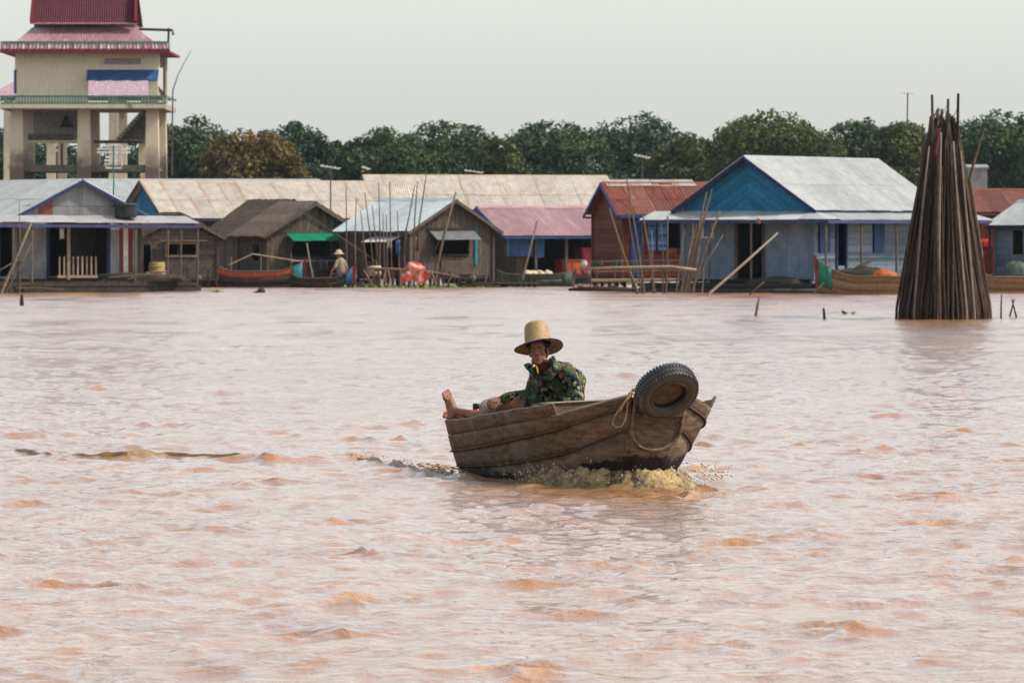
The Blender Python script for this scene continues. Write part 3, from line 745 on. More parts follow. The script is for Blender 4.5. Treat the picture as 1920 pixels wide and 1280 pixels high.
tb('slab', 5, 313, -1.3, DP+.6, 206, 196, 'concrete'); tb('slab_edge', 3, 315, -1.42, -1.3, 204, 197, 'cream_column')
# lower storey: partition, platform, stair
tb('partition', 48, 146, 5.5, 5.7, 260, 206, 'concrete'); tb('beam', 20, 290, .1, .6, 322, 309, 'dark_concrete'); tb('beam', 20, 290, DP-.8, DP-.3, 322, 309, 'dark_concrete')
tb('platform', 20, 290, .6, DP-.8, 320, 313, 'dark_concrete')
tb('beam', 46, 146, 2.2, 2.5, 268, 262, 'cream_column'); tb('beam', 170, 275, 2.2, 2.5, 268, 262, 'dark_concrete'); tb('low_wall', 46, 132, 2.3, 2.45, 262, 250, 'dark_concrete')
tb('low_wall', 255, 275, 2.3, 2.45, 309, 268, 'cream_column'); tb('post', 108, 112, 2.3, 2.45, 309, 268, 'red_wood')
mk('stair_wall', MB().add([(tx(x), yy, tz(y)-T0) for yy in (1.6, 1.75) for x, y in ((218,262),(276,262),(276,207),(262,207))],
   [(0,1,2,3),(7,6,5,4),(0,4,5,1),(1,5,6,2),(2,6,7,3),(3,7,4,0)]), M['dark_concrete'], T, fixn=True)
mk('stair_rail', MB().bar((tx(214),1.45,tz(263)-T0),(tx(264),1.45,tz(209)-T0),.12,.22), M['cream_column'], T)
for i_ in range(11):
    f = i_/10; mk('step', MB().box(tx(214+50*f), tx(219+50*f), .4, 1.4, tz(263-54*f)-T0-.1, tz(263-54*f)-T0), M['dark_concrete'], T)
mk('gable_motif', MB().add([(tx(x), yy, tz(y)-T0) for yy in (5.2, 5.48) for x, y in ((98,236),(125,236),(111,212))], [(0,1,2),(5,4,3),(0,3,4,1),(1,4,5,2),(2,5,3,0)]), M['dark_wood'], T, fixn=True)
# main storey
tb('wall', 28, 165, 0, .25, 180, 96, 'cream_wall'); tb('wall', 165, 298, .002, .25, 131, 96, 'cream_wall'); tb('pillar', 278, 296, .0, .3, 180, 131, 'cream_column')
tb('wall', 28, 33, .25, DP, 196, 96, 'cream_wall'); tb('wall', 293, 298, .25, .6, 131, 96, 'cream_wall'); tb('pillar', 290, 298, DP-.4, DP, 196, 96, 'cream_column'); tb('lintel', 33, 290, DP-.3, DP, 120, 96, 'cream_wall')
tb('wall_foot', 28, 165, .0, .24, 196, 180, 'cream_wall'); tb('sign_board', 196, 264, -.06, -.004, 121, 110, 'concrete')
tb('shutter', 26, 31, -.02, 1.2, 175, 131, 'blue_awning')
mk('awning', MB().slab([[(tx(164+ (134)*k/12), -.05 - 1.0*r, tz(131)-T0 - .72*r + .03*math.sin(k*2.1)*r) for k in range(13)] for r in (0, .5, 1)], lambda i, k: Vector((0,.02,-.02))), M['blue_awning'], T)
# balustrade
for px0, px1, y0, y1 in ((5, 313, -1.32, -1.26),):
    tb('handrail', px0, px1, y0, y1, 184, 180, 'green_rail'); tb('bottom_rail', px0, px1, y0, y1, 196, 193, 'green_rail')
for i_ in range(56):
    x = tx(6 + i_*5.55); mk('baluster', MB().box(x-.035, x+.035, -1.32, -1.26, tz(194)-T0, tz(183)-T0), M['green_rail'], T)
for px_ in (5, 313): mk('handrail', MB().box(tx(px_)-.05, tx(px_)+.05, -1.3, DP+.5, tz(184)-T0, tz(180)-T0), M['green_rail'], T)
# roof terrace: fascia, tin skirt, green rail
tb('roof_slab', 4, 320, -1.2, DP+1.0, 100, 96, 'maroon_trim'); tb('fascia', 3, 321, -1.32, -1.2, 101, 93, 'maroon_trim')
def rose(x0, x1, x2, x3, y0, y1, pyt, pyb, mat, n=1):   # frontal roof slope, top edge x0..x1, bottom edge x2..x3
    rows = []; K = 90
    for f in (0, 1):
        rows.append([Vector((tx((x0+(x1-x0)*k/K)*(1-f) + (x2+(x3-x2)*k/K)*f), y0+(y1-y0)*f - .05*(k % 2), tz(pyt*(1-f)+pyb*f)-T0)) for k in range(K+1)])
    return mk('roof_slope', MB().slab(rows, lambda i, k: Vector((0,.06,-.02))), M[mat], T)
rose(8, 318, 6, 320, -1.15, -1.22, 82, 94, 'roof_rose')
tb('terrace_rail', 5, 320, -1.36, -1.30, 83, 79, 'green_rail')
for i_ in range(20): x = tx(6+i_*16.5); mk('rail_post', MB().box(x-.04, x+.04, -1.36, -1.30, tz(95)-T0, tz(82)-T0), M['green_rail'], T)
rose(58, 252, 32, 292, 1.2, -1.0, 50, 80, 'roof_rose')
for s, xa, xb in ((-1, 58, 32), (1, 252, 292)):
    mk('roof_slope', MB().add([(tx(xa),1.2,tz(50)-T0),(tx(xb),-1.0,tz(80)-T0),(tx(xb),DP+.5,tz(80)-T0),(tx(xa),DP-1.5,tz(50)-T0),
                          (tx(xa)-s*.06,1.2,tz(50)-T0-.05),(tx(xb)-s*.06,-1.0,tz(80)-T0-.05),(tx(xb)-s*.06,DP+.5,tz(80)-T0-.05),(tx(xa)-s*.06,DP-1.5,tz(50)-T0-.05)],
                         [(0,1,2,3),(7,6,5,4),(0,4,5,1),(1,5,6,2),(2,6,7,3),(3,7,4,0)]), M['roof_rose'], T, fixn=True)
tb('attic_shade_wall', 60, 250, 1.4, DP-1.7, 56, 44, 'dark_concrete')  # dark colour paints the shadow below the maroon roof
rose(60, 252, 56, 256, 1.9, .6, -42, 42, 'roof_maroon'); rose(56, 256, 54, 258, .6, .1, 42, 45, 'roof_rose')  # narrow rose strip paints a glint along the maroon roof's lower edge
for xa in (58, 254): mk('barge_board', MB().bar((tx(xa),.35,tz(42)-T0),(tx(xa+(3 if xa<100 else -3)),1.8,tz(-42)-T0),.18,.4), M['maroon_trim'], T)
mk('roof_back', MB().add([(tx(60),1.9,tz(-42)-T0),(tx(252),1.9,tz(-42)-T0),(tx(254),DP-1.5,tz(44)-T0),(tx(58),DP-1.5,tz(44)-T0)], [(0,1,2,3)]), M['roof_maroon'], T)
# hoist bar and downpipe on the right
mk('hoist_bar', MB().tube([(tx(262),-.8,tz(56)-T0),(tx(325),-.8,tz(58)-T0),(tx(326),-.8,tz(67)-T0)], .09, 6), M['dark_wood'], T)
mk('hoist_post', MB().tube([(tx(317),-.8,tz(80)-T0),(tx(318),-.8,tz(54)-T0)], .07, 6), M['dark_wood'], T)
mk('downpipe', MB().tube([(tx(311),-1.2,tz(100)-T0),(tx(310),-1.2,tz(182)-T0)], .07, 6), M['grey_wood'], T)
# pavilion with pink roof seen through the opening
V_ = thing('pavilion', 'pavilion with shiny pink tin roof behind the cream concrete tower', 'pavilion', ((150-960)*.0372, 372, .4))
s2 = .0372; vx = lambda px: (px-150)*s2; vz = lambda py: ZP(py, 372) - .4
rows = [[Vector((vx((30+250*k/110)*(1-f)+(-24+332*k/110)*f), -2.6*f + 2.6*(1-f) - .05*(k % 2), vz(146*(1-f)+184*f))) for k in range(111)] for f in (0, 1)]
mk('roof_slope', MB().slab(rows, lambda i, k: Vector((0,.06,-.03))), M['roof_rose'], V_)
mk('roof_slope', MB().add([(vx(30),2.6,vz(146)),(vx(280),2.6,vz(146)),(vx(308),8,vz(184)),(vx(-24),8,vz(184))], [(0,1,2,3)]), M['roof_rose'], V_)
for px_ in (20, 100, 216, 275):
    for yy in (-2, 7): mk('column', MB().box(vx(px_)-.3, vx(px_)+.3, yy, yy+.6, -.5, vz(182)), M['cream_column'], V_)
# thin leaning flagpole beside the tower
tag(mk('flagpole', MB().tube([P(322,330,338), P(323,250,338), P(324,170,338), P(334,140,337.5), P(358,95,337)], [.06,.05,.045,.03,.015], 6), M['grey_wood']), 'thin bending pole beside the cream concrete tower', 'pole')
# ------------------------------------------------------------------ TV aerials
def aerial(px, pyt, pyb, d, kind, label, arm=1.2, mat='aerial_metal', lean=0):
    base = P(px, pyb, d); top = P(px+lean, pyt, d)
    r_ = thing('tv_aerial', label, 'aerial', base, 0, None); h = top - base
    mk('mast', MB().tube([(0,0,0), h*.5, h], .025*d/190, 6), M['grey_wood'] if kind != 'comb' else M['green_paint'], r_)
    if kind == 'T':
        mk('boom', MB().bar(h+Vector((-arm*.55,0,.06)), h+Vector((arm*.45,.1,-.06)), .05, .05), M[mat], r_)
        for i in range(5):
            q = h + Vector((-arm*.55 + arm*i/4.4, 0, .06-.12*i/4.4)); mk('element', MB().bar(q+Vector((0,-.3,0)), q+Vector((.12,.3,.04)), .022, .022), M[mat], r_)
    else:
        for z, l in ((0,.42),(-.17,1.05),(-.31,1.05),(-.52,.5),(-.66,.6),(-.82,.6),(-.98,.5)):
            mk('element', MB().bar(h+Vector((-l*.5*arm,0,z)), h+Vector((l*.5*arm,.05,z)), .05, .085), M['white_paint'], r_)
        for dx in (-.25,.25): mk('spine', MB().bar(h+Vector((dx*arm,0,0)), h+Vector((dx*arm,0,-1.0)), .03, .03), M['white_paint'], r_)
    return r_
aerial(213, 272, 380, 228, 'comb', 'white comb-shaped aerial on a green mast in front of the concrete tower', 1.35)
aerial(620, 314, 400, 214, 'T', 'small aerial on a mast above the streaked cream roof', .75)
aerial(1204, 294, 370, 196, 'T', 'tilted aerial on a mast above the rusty red roof', .55)
aerial(1696, 175, 464, 425, 'T', 'tall aerial mast rising over the trees behind the white metal roof', 1.1, lean=6)
aerial(685, 316, 372, 240, 'T', 'tiny aerial at the blue gable end of the long cream roof', .3)
aerial(889, 322, 372, 240, 'T', 'short flat aerial over the ridge of the long cream roof', .8)

# ------------------------------------------------------------------ bundle of poles standing in the water
dP = WD(598); bx = (1770-960)/F_PX*dP
BU = thing('pole_bundle', 'tall cone of dark wooden poles standing upright in the water', 'pole bundle', (bx, dP, 0))
rp = random.Random(4)
M['bundle_pole'] = surf('bundle_pole', (.020,.014,.010), (.092,.064,.044), 6, (7,7,.5), .85, .6, .5, spec=.15)
def pole(ang, rb, rt, top, r0, mat=M['bundle_pole'], n=6):
    a2 = ang + rp.uniform(-.25, .25); kk = 5; pts = []; rad = []
    bend = rp.uniform(-.06, .05)
    for i in range(kk+1):
        f = i/kk; z = -.7 + f*(top+.7); g = min(1, max(0, z/4.5)); rr = rb*(1-g) + rt*g; aa = ang*(1-g) + a2*g
        rr += bend*math.sin(g*math.pi)*1.2
        pts.append((rr*math.cos(aa), rr*math.sin(aa)*.9, z)); rad.append(r0*(1-.45*f))
    mk('pole', MB().tube(pts, rad, n), mat, BU, True)
for i in range(104): 
    a = 2*math.pi*i/104 + rp.uniform(-.05,.05); pole(a, 1.06+rp.uniform(-.06,.06), .25+rp.uniform(-.05,.06), rp.uniform(3.3, 4.6), rp.uniform(.022,.042))
for i in range(60):
    a = 2*math.pi*i/60 + rp.uniform(-.1,.1); pole(a, .88+rp.uniform(-.1,.06), .22+rp.uniform(-.08,.06), rp.uniform(3.6, 4.6), rp.uniform(.03,.05))
for i in range(22):
    a = 2*math.pi*i/22; pole(a, .6+rp.uniform(-.1,.1), .14, rp.uniform(4.0, 4.75), .055)
for x, zt in ((1746,178),(1776,186),(1795,176)):
    mk('pole', MB().tube([((x-1770)*.8*dP/F_PX,-.2,1.5),((x-1770)*dP/F_PX,-.25,ZP(zt,dP))], [.05,.03], 6), M['bundle_pole'], BU)
mk('side_pole', MB().tube([(.85,-.1,1.4),P(1818,335,dP)-BU.location,P(1836,270,dP)-BU.location,P(1846,240,dP)-BU.location], [.04,.035,.03,.02], 6), M['stick_wood'], BU)
mk('side_pole', MB().tube([(-.55,-.1,2.2),P(1729,300,dP)-BU.location,P(1730,232,dP)-BU.location], [.035,.03,.02], 6), M['stick_wood'], BU)
M['dark_red_cloth'] = surf('dark_red_cloth', (.04,.005,.005), (.075,.010,.008), 9, rough=.9, bmp=.6)
mk('red_rag', MB().slab([[P(1757+(j-1)*4-k*2.0, 240+k*11+2*(j%2), dP)-BU.location+Vector((0,-.60-.05*k-.04*(j%2),0)) for j in range(3)] for k in range(6)], lambda i, k: Vector((0,.012,0))), M['dark_red_cloth'], BU, True)
M['pale_bark'] = surf('pale_bark', (.09,.07,.055), (.20,.16,.13), 6, (7,7,.5), .85, .2, .4)
for ang, rb, rt in ((-1.15,1.1,.42),(-1.75,1.1,.33),(-.98,1.12,.40),(-2.3,1.1,.4)): pole(ang, rb, rt, rp.uniform(3.6,4.3), .04, M['pale_bark'])
for i in range(18):
    a = rp.uniform(0, 6.28); q0 = Vector((.22*math.cos(a), .22*math.sin(a), rp.uniform(3.9,4.4))); mk('twig', MB().tube([q0, q0+Vector((rp.uniform(-.08,.08),0,.2)), q0+Vector((rp.uniform(-.16,.16),0,rp.uniform(.3,.55)))], [.016,.012,.005], 5), M['bundle_pole'], BU)

# ------------------------------------------------------------------ loose stakes in the water
def stake(pb, pt, label, group=None, r=.035, mat='stick_wood', d=None, name='stake', dlean=0):
    d = d or WD(pb[1]); b_ = P(*pb, d); tp = P(*pt, d + dlean)
    mid = (b_+tp)/2 + Vector((random.uniform(-.06,.06)*(tp-b_).length*.25, 0, 0))
    o = mk(name, MB().tube([Vector((0,0,-.7))+(b_-tp).normalized()*.2, (0,0,0), mid-b_, tp-b_], [r*1.1, r, r*.85, r*.6], 6), M[mat], None, True)
    o.location = b_; return tag(o, label, name, group)
lab = 'thin crooked stake standing among the huts in front of the pale metal roof'; gp = 'stakes in front of the pale metal roof'
for x0, y0, x1, y1 in ((702,520,684,360),(712,522,698,385),(690,520,676,395),(735,520,731,340),(728,520,724,402),(759,520,760,430),(762,430,778,345),(785,425,800,322),(776,440,783,340),(712,520,710,342),(748,520,745,395),(722,520,718,400),(650,520,649,350),(667,520,668,372)):
    own = {684:'stake leaning hard towards the thatched house with the green awning', 800:'dark stake rising highest over the ridge of the pale metal roof', 649:'lone thin stake in front of the green-awning house corner'}.get(x1)
    stake((x0,y0),(x1,y1),own or lab,gp,.026, d=189)
lab = 'slender crooked pole in the stake cluster before the red house'; gp = 'stakes before the red house'
for x0, y0, x1, y1, r in ((1196,551,1142,390,.05),(1208,550,1175,335,.035),(1203,550,1178,400,.03),(1228,549,1205,400,.035),(1224,549,1222,432,.03),(1248,549,1252,405,.04),(1243,549,1240,420,.028),(1268,549,1284,430,.035),(1278,549,1300,440,.035),
                     (1283,549,1325,360,.04),(1290,549,1335,355,.035),(1296,549,1350,395,.04),(1288,549,1306,420,.03),(1300,549,1312,460,.04),(1316,549,1320,500,.03),(1274,549,1330,372,.03),(1293,549,1356,440,.028),(1285,549,1316,408,.034)):
    own = {1142:'thickest pole of the stake cluster, leaning to the corner of the red house', 1175:'tallest pole of the stake cluster, reaching over the rusty red roof', 1320:'shortest stump of the stake cluster by the blue-grey wall', 1325:'long pole of the stake cluster crossing the blue gable', 1356:'thin pole of the stake cluster slanting most towards the blue house door', 1252:'straight upright pole in the middle of the stake cluster before the blue shutters'}.get(x1)
    stake((x0,y0),(x1,y1),own or lab,gp,r, d=WD(y0)-.6)
tag(mk('cross_pole', MB().tube([P(1085,504,165),P(1180,501,165),P(1260,500,165),P(1306,506,165)], .045, 6), M['pale_wood'], None, True), 'pale horizontal pole tied across the stakes before the red house', 'pole')
stake((1330,550),(1458,437),'long pale pole leaning against the corrugated wall of the blue house',None,.05,'pale_wood',167,'leaning_pole',2)
stake((1405,553),(1433,528),'short pole leaning out of the water at the blue house deck',None,.03,'stick_wood',None,'leaning_pole')
stake((1525,550),(1545,530),'stubby stick leaning on the float beside the green-prowed boat',None,.03,'stick_wood',167,'leaning_pole')
stake((1417,592),(1424,556),'lone stake tilted in open water before the blue house',None,.035,'stick_wood')
stake((1546,598),(1544,577),'short dark stump standing in open water near the pole bundle',None,.035,'dark_wood')
stake((41,572),(41,552),'dark stump in the water before the porch house',None,.06,'dark_wood')
for x0, y0, x1, y1, nm in ((1877,596,1878,552,'upright stake beside the pole bundle'),(1893,594,1902,560,'stake crossing another near the pole bundle'),(1906,595,1897,560,'thin stake crossed by its neighbour near the pole bundle')):
    stake((x0,y0),(x1,y1),nm,None,.022,'dark_wood')
stake((980,520),(1007,415),'thick post leaning before the pink roof',None,.05,'stick_wood',189,'leaning_pole',1)
stake((818,505),(855,360),'crooked post leaning on the plank house with the metal shutter',None,.05,'stick_wood',187.8,'leaning_pole',.3)
stake((590,535),(575,455),'pale pole propped before the green awning',None,.035,'pale_wood',187,'leaning_pole')
stake((705,490),(562,392),'long thin pole slanting down from the thatched roof',None,.035,'stick_wood',189,'leaning_pole',2.0)
# branches at the left edge
for x0, y0, x1, y1, r, l in ((4,545,58,420,.05,'pale bare branch leaning at the porch house corner'),(12,545,60,455,.035,'thin bare branch tangled by the porch house'),(-10,512,35,486,.035,'crooked branch lying across others by the porch house'),(20,540,26,430,.025,'slim upright branch by the porch house'),(37,560,36,378,.02,'straight thin rod rising past the porch roof')):
    stake((x0,y0),(x1,y1),l,None,r,'pale_wood' if r > .04 else 'stick_wood',170,'branch')

# ------------------------------------------------------------------ moored boats
def longboat(name, label, pxa, pxb, py, Lw, hull, inner, prow_mat, stripe, h=.5, beam=.9, yaw=None, prow=.55, dz=0, prow_end=1):
    d = WD(py); cx = (pxa+pxb)/2
    rt_ = thing(name, label, 'boat', ((cx-960)/F_PX*d, d, dz), yaw or 0)
    L = Lw; n = 22
    def sec(f, s, v):   # f 0..1 stern..prow
        taper = math.sin(math.pi*min(1, max(0, (f*.94+.06)**.8)))**.55 if f < 1 else 0
        bw = beam/2*max(.03, taper); up = prow*max(0, (f-.62)/.38)**2 + .18*max(0, (.2-f)/.2)**2
        return Vector((prow_end*(-L/2 + L*f), s*bw*(.55+.45*v), -.15 + (h+.15)*v + up*(.35+.65*v)))
    for s in (-1, 1):
        for v0, v1, nm in ((0,.36,'lower_strake'),(.36,.7,'middle_strake'),(.7,1,'upper_strake')):
            rows = [[sec(i/n, s, v) + Vector((0, s*(.012 if nm == 'middle_strake' else 0), 0)) for i in range(n+1)] for v in (v0, (v0+v1)/2, v1)]
            mk(nm, MB().slab(rows, lambda i, k: Vector((0,-s*.03,0))), M[hull] if nm != 'upper_strake' else M[inner], rt_, True, fixn=True)
        mk('gunwale', MB().tube([sec(i/n, s, 1.0)+Vector((0,0,.01)) for i in range(n+1)], .024, 6), M['grey_wood'] if hull != 'boat_brown' else M['boat_brown'], rt_, True)
        # painted prow panel
        rows = [[sec(f, s, v) + Vector((0, s*.02, .0)) for f in (.86,.9,.94,.985)] for v in (.25,.6,1.0)]
        mk('prow_panel', MB().slab(rows, lambda i, k: Vector((0,-s*.012,0))), M[prow_mat], rt_, True, fixn=True)
    mk('bottom', MB().grid([[sec(i/n, s, .08) for i in range(n+1)] for s in (-1, 1)]), M['hull_dark'], rt_)
    mk('stem', MB().bar(sec(.985,0,.15)+Vector((prow_end*.02,0,0)), sec(1,0,1.0)+Vector((prow_end*.06,0,.12)), .09, .12), M[stripe], rt_)
    for f in (.2,.38,.56,.74): 
        a, c = sec(f,-1,.82), sec(f,1,.82); mk('thwart', MB().bar(a, c, .16, .03), M['grey_wood'], rt_)
    return rt_, sec
bo, sec = longboat('wooden_boat', 'dark wooden boat with orange inner planks and blue and red prow', 412, 568, 538.5, 3.0, 'hull_dark', 'orange_paint', 'teal_paint', 'red_paint', .55, .85, prow=.35)
# hoop frame over the orange boat
for f in (.15, .5, .85):
    q = sec(f, 0, 1); mk('canopy_hoop', MB().tube([sec(f,-1,1), Vector((q.x,-.1,q.z+.5)), Vector((q.x,.1,q.z+.5)), sec(f,1,1)], .02, 5), M['stick_wood'], bo)
mk('ridge_pole', MB().tube([sec(.12,0,1)+Vector((0,0,.2)), sec(.4,0,1)+Vector((0,0,.62)), sec(.95,0,1)+Vector((0,0,.1))], .025, 5), M['pale_wood'], bo)
longboat('wooden_boat', 'low dark boat with blue and red prow carrying the seated figure', 560, 648, 539, 2.2, 'hull_dark', 'dark_wood', 'blue_paint', 'red_paint', .32, .8, prow=.42)
longboat('wooden_boat', 'low black boat moored in front of the small weathered hut', 345, 440, 538, 2.2, 'hull_dark', 'dark_wood', 'dark_wood', 'old_plank', .25, .7, prow=.2)
bR, secR = longboat('wooden_boat', 'brown wooden boat with green and red upturned prow piled with branches', 1545, 1720, 551.5, 3.4, 'boat_brown', 'boat_brown', 'green_paint', 'red_paint', .55, 1.0, prow=.55, prow_end=-1)
heap('branch_heap', 'heap of brown branches and nets filling the green-prowed boat', 'heap', bR.location + Vector((-.35,0,.42)), 1.0, .34, .42, M['net'], 31)
heap('orange_cloth', 'orange cloth bundle on the heap in the green-prowed boat', 'cloth', bR.location + Vector((.42,-.15,.55)), .42, .25, .2, M['orange_paint'], 33)
for i_ in range(9):
    a = bR.location + Vector((random.uniform(-1.0,-.3), random.uniform(-.25,.25), random.uniform(.6,.75))); b2 = a + Vector((random.uniform(.5,1.1), random.uniform(-.1,.1), random.uniform(-.1,.35)))
    tag(mk('branch', MB().tube([a, (a+b2)/2+Vector((0,0,.04)), b2], [.03,.025,.015], 5), M['stick_wood']), 'bare brown branch sticking out of the green-prowed boat', 'branch', 'branches in the green-prowed boat')
longboat('wooden_boat', 'brown boat with pale upturned prow beside the pole bundle', 1850, 1990, 549, 2.9, 'boat_brown', 'boat_brown', 'sack', 'white_paint', .5, .9, prow=.5)
heap('cloth_bundle', 'dark green cloth bundle in the boat beside the pole bundle', 'cloth', P(1905,515,WD(549)), .4, .3, .4, M['hull_green'], 41)
longboat('wooden_boat', 'long faded green boat moored under the pink roof', 935, 1072, 537, 2.75, 'hull_green', 'hull_green', 'hull_green', 'grey_wood', .42, .8, prow=.1)

# ------------------------------------------------------------------ jetty with red tarpaulin, drying racks
dj = WD(539)
jet = thing('jetty', 'rickety plank jetty on crooked stilts before the plank house', 'jetty', ((780-960)/F_PX*dj, dj, 0))
jx = lambda px: (px-780)/F_PX*dj
for i_ in range(17):
    x = jx(700 + i_*9.5); mk('stilt', MB().tube([(x+random.uniform(-.08,.08),random.uniform(-.1,.5),-.6),(x,random.uniform(0,.4),.62+random.uniform(-.1,.1))], random.uniform(.025,.045), 6), M['stick_wood'], jet)
for i_ in range(5): mk('deck_pole', MB().tube([(jx(690+i_*12),-.1+.12*i_,.62+random.uniform(-.06,.06)),(jx(790),-.1+.12*i_,.60),(jx(862),-.1+.12*i_,.36)], .045, 6), M['stick_wood'], jet)
for i_ in range(9): mk('brace', MB().tube([(jx(700+i_*17),-.12,.05),(jx(700+i_*17+random.uniform(-18,18)),-.14,.62)], .022, 5), M['pale_wood'], jet)
M['red_tarp'] = surf('red_tarp', (.36,.03,.02), (.45,.10,.06), 4, rough=.6, bmp=.2, stain=((.5,.36,.28), .50, 3, (1,1,1)))
heap('red_tarpaulin', 'bright red and white tarpaulin bundle lying on the jetty', 'tarpaulin', (jet.location + Vector((jx(777),.12,.58))), .40, .30, .27, M['red_tarp'], 51)
mk_ = mk('red_net', MB().slab([[Vector((jx(752+k*11), -.16-.05*(k%2), .58-.17*r*(1-.25*(k%3)))) for k in range(6)] for r in range(4)], lambda i, k: Vector((0,.012,0))), M['red_tarp']); mk_.location = jet.location; tag(mk_, 'red netting hanging from the jetty edge', 'net')
barrel('dull yellow basket on the deck by the jetty', P(703,517,dj+.6), .22, .35, M['sack'], M['stick_wood'])
pl = thing('landing_stage', 'low dark landing stage in front of the pink-roofed stall', 'landing', ((955-960)/F_PX*188, 188, 0))
for i_ in range(10): mk('post', MB().tube([(-.9+i_*.2,random.uniform(-.1,.3),-.6),(-.9+i_*.2,.1,.22+.2*random.random())], .04, 6), M['dark_wood'], pl)
mk('plank', MB().box(-1.0,1.05,-.15,.3,.12,.17), M['old_plank'], pl)

# floating weed and debris
def weed(px, py, n, label, sx=.5, d=None):
    c = OnW(px, py); vs = []; fs = []; rr = random.Random(px)
    for i in range(n):
        a = rr.uniform(0, 6.28); p = Vector((rr.gauss(0, sx), rr.gauss(0, .2), .0)); ln = rr.uniform(.06,.16)
        u = Vector((math.cos(a), math.sin(a), rr.uniform(.3,1.4))).normalized()*ln; v_ = Vector((-math.sin(a), math.cos(a), 0))*ln*.35
        o = len(vs); vs += [p, p+u*.5+v_, p+u, p+u*.5-v_]; fs.append((o,o+1,o+2,o+3))
    o = mk('floating_weed', MB().add(vs, fs), M['leaf_water']); o.location = c + Vector((0,0,.01)); tag(o, label, 'water plants', kind='stuff')
weed(1166, 533, 160, 'bright green floating weed by the stake cluster', .28); weed(800, 540, 220, 'strip of floating weed along the jetty foot', 1.4); weed(1010, 536, 140, 'thin floating weed under the green boat', 1.0); weed(400, 549, 14, 'scrap of floating weed before the small hut', .2)
weed(1585, 590, 12, 'small floating tuft of weed near the pole bundle', .12)
dbr = thing('driftwood', 'black lump of driftwood floating before the thatched house', 'driftwood', OnW(487, 548)); mk('lump', MB().ell((0.05,0,.03),(.13,.1,.12)).tube([(-.2,0,0),(.05,0,.05)],[.02,.05],6), M['hull_dark'], dbr, True)
# ------------------------------------------------------------------ household clutter
def cloth(label, px, py0, py1, wpx, d, mat, seed):
    rr = random.Random(seed); s = d/F_PX; W_ = wpx*s; H_ = (py1-py0)*s
    o = mk('hanging_cloth', MB().slab([[Vector((W_*(k/6-.5) + rr.uniform(-.01,.01), .05*math.sin(k*1.7+seed)*(r/4), -H_*r/4*(1+.06*math.sin(k+seed)))) for k in range(7)] for r in range(5)], lambda i, k: Vector((0,.01,0))), M[mat], None, True)
    o.location = P(px, py0, d); return tag(o, label, 'cloth')
cloth('pale cloth hanging in the doorway of the porch house', 116, 428, 448, 9, 173, 'white_paint', 1)
cloth('white shirt hung under the small roof between the thatched and plank houses', 730, 448, 466, 10, 188.4, 'shirt_pale', 2)
cloth('brown cloth hung beside the window of the plank house', 782, 445, 470, 6, 189.2, 'roof_darkrust', 3)
cloth('reddish cloth hung by the door of the blue house', 1422, 410, 420, 7, 170.2, 'roof_darkrust', 4)
cloth('red cloth hung beneath the rusted brown roof', 1846, 448, 480, 16, 184, 'red_cloth', 6)
def cupboard(label, px0, px1, pyb, pyt, d, mat):
    s = d/F_PX; W_ = (px1-px0)*s/2; H_ = (pyb-pyt)*s; tt = thing('cupboard', label, 'cupboard', P((px0+px1)/2, pyb, d))
    mk('body', MB().box(-W_, W_, 0, .45, 0, H_-.04), M[mat], tt); mk('top', MB().box(-W_-.03, W_+.03, -.03, .48, H_-.04, H_), M[mat], tt)
    for q in (-.5, .5): mk('door', MB().box(q*W_-W_*.44, q*W_+W_*.44, -.02, 0, .05, H_-.1), M[mat], tt)
cupboard('red cupboard beneath the rusted brown roof beside the pole bundle', 1838, 1862, 512, 462, 183.5, 'red_paint')
cupboard('dark cabinet in the open front of the pink-roofed stall', 945, 985, 520, 480, 198.2, 'dark_wood')
def basket(label, px, py, d, r=.2, h=.22, mat='pale_wood'):
    tt = thing('basket', label, 'basket', P(px, py, d)); mk('bowl', MB().grid([[(q*math.cos(a), q*math.sin(a), z) for a in np.linspace(0, 2*math.pi, 15)[:-1]] for q, z in ((0,0),(r*.6,0),(r*.9,h*.5),(r,h),(r*.93,h),(r*.8,h*.5),(0,h*.12))], True), M[mat], tt, True)
    mk('rim', MB().tube([(r*math.cos(a), r*math.sin(a), h) for a in np.linspace(0, 2*math.pi, 15)], .018, 5, False), M[mat], tt)
basket('shallow wicker basket at the end of the porch deck', 300, 521, 172.5); basket('dark green washing tub on the red house landing', 1120, 501, 176.5, .2, .2, 'hull_green'); basket('white basin at the doorway of the small weathered hut', 283, 519, 187.5, .17, .14, 'white_paint')
for i_, (x0, y0, x1, y1) in enumerate(((205,520,330,515),(240,523,318,508),(30,540,120,543),(60,532,15,542))):
    a, b2 = P(x0,y0,171.2+i_*.1), P(x1,y1,171.2+i_*.1)
    o = mk('loose_pole', MB().tube([(0,0,0),(b2-a)*.5+Vector((0,0,.03)),b2-a], [.03,.028,.02], 6), M['stick_wood']); o.location = a; tag(o, ('bamboo pole lying on the net heap', 'short pole slanting across the net heap', 'long pole lying along the porch deck edge', 'pole end dipping to the water at the porch corner')[i_], 'pole')
for i_, px_ in enumerate((318, 352, 392, 405)):
    o = mk('hut_post', MB().tube([(0,0,-.6),(random.uniform(-.04,.04),0,.5+.25*random.random())], .035, 6), M['dark_wood']); o.location = ((px_-960)/F_PX*186.3, 186.3, 0); tag(o, 'short mooring post standing in front of the small weathered hut', 'post', 'posts before the small hut')
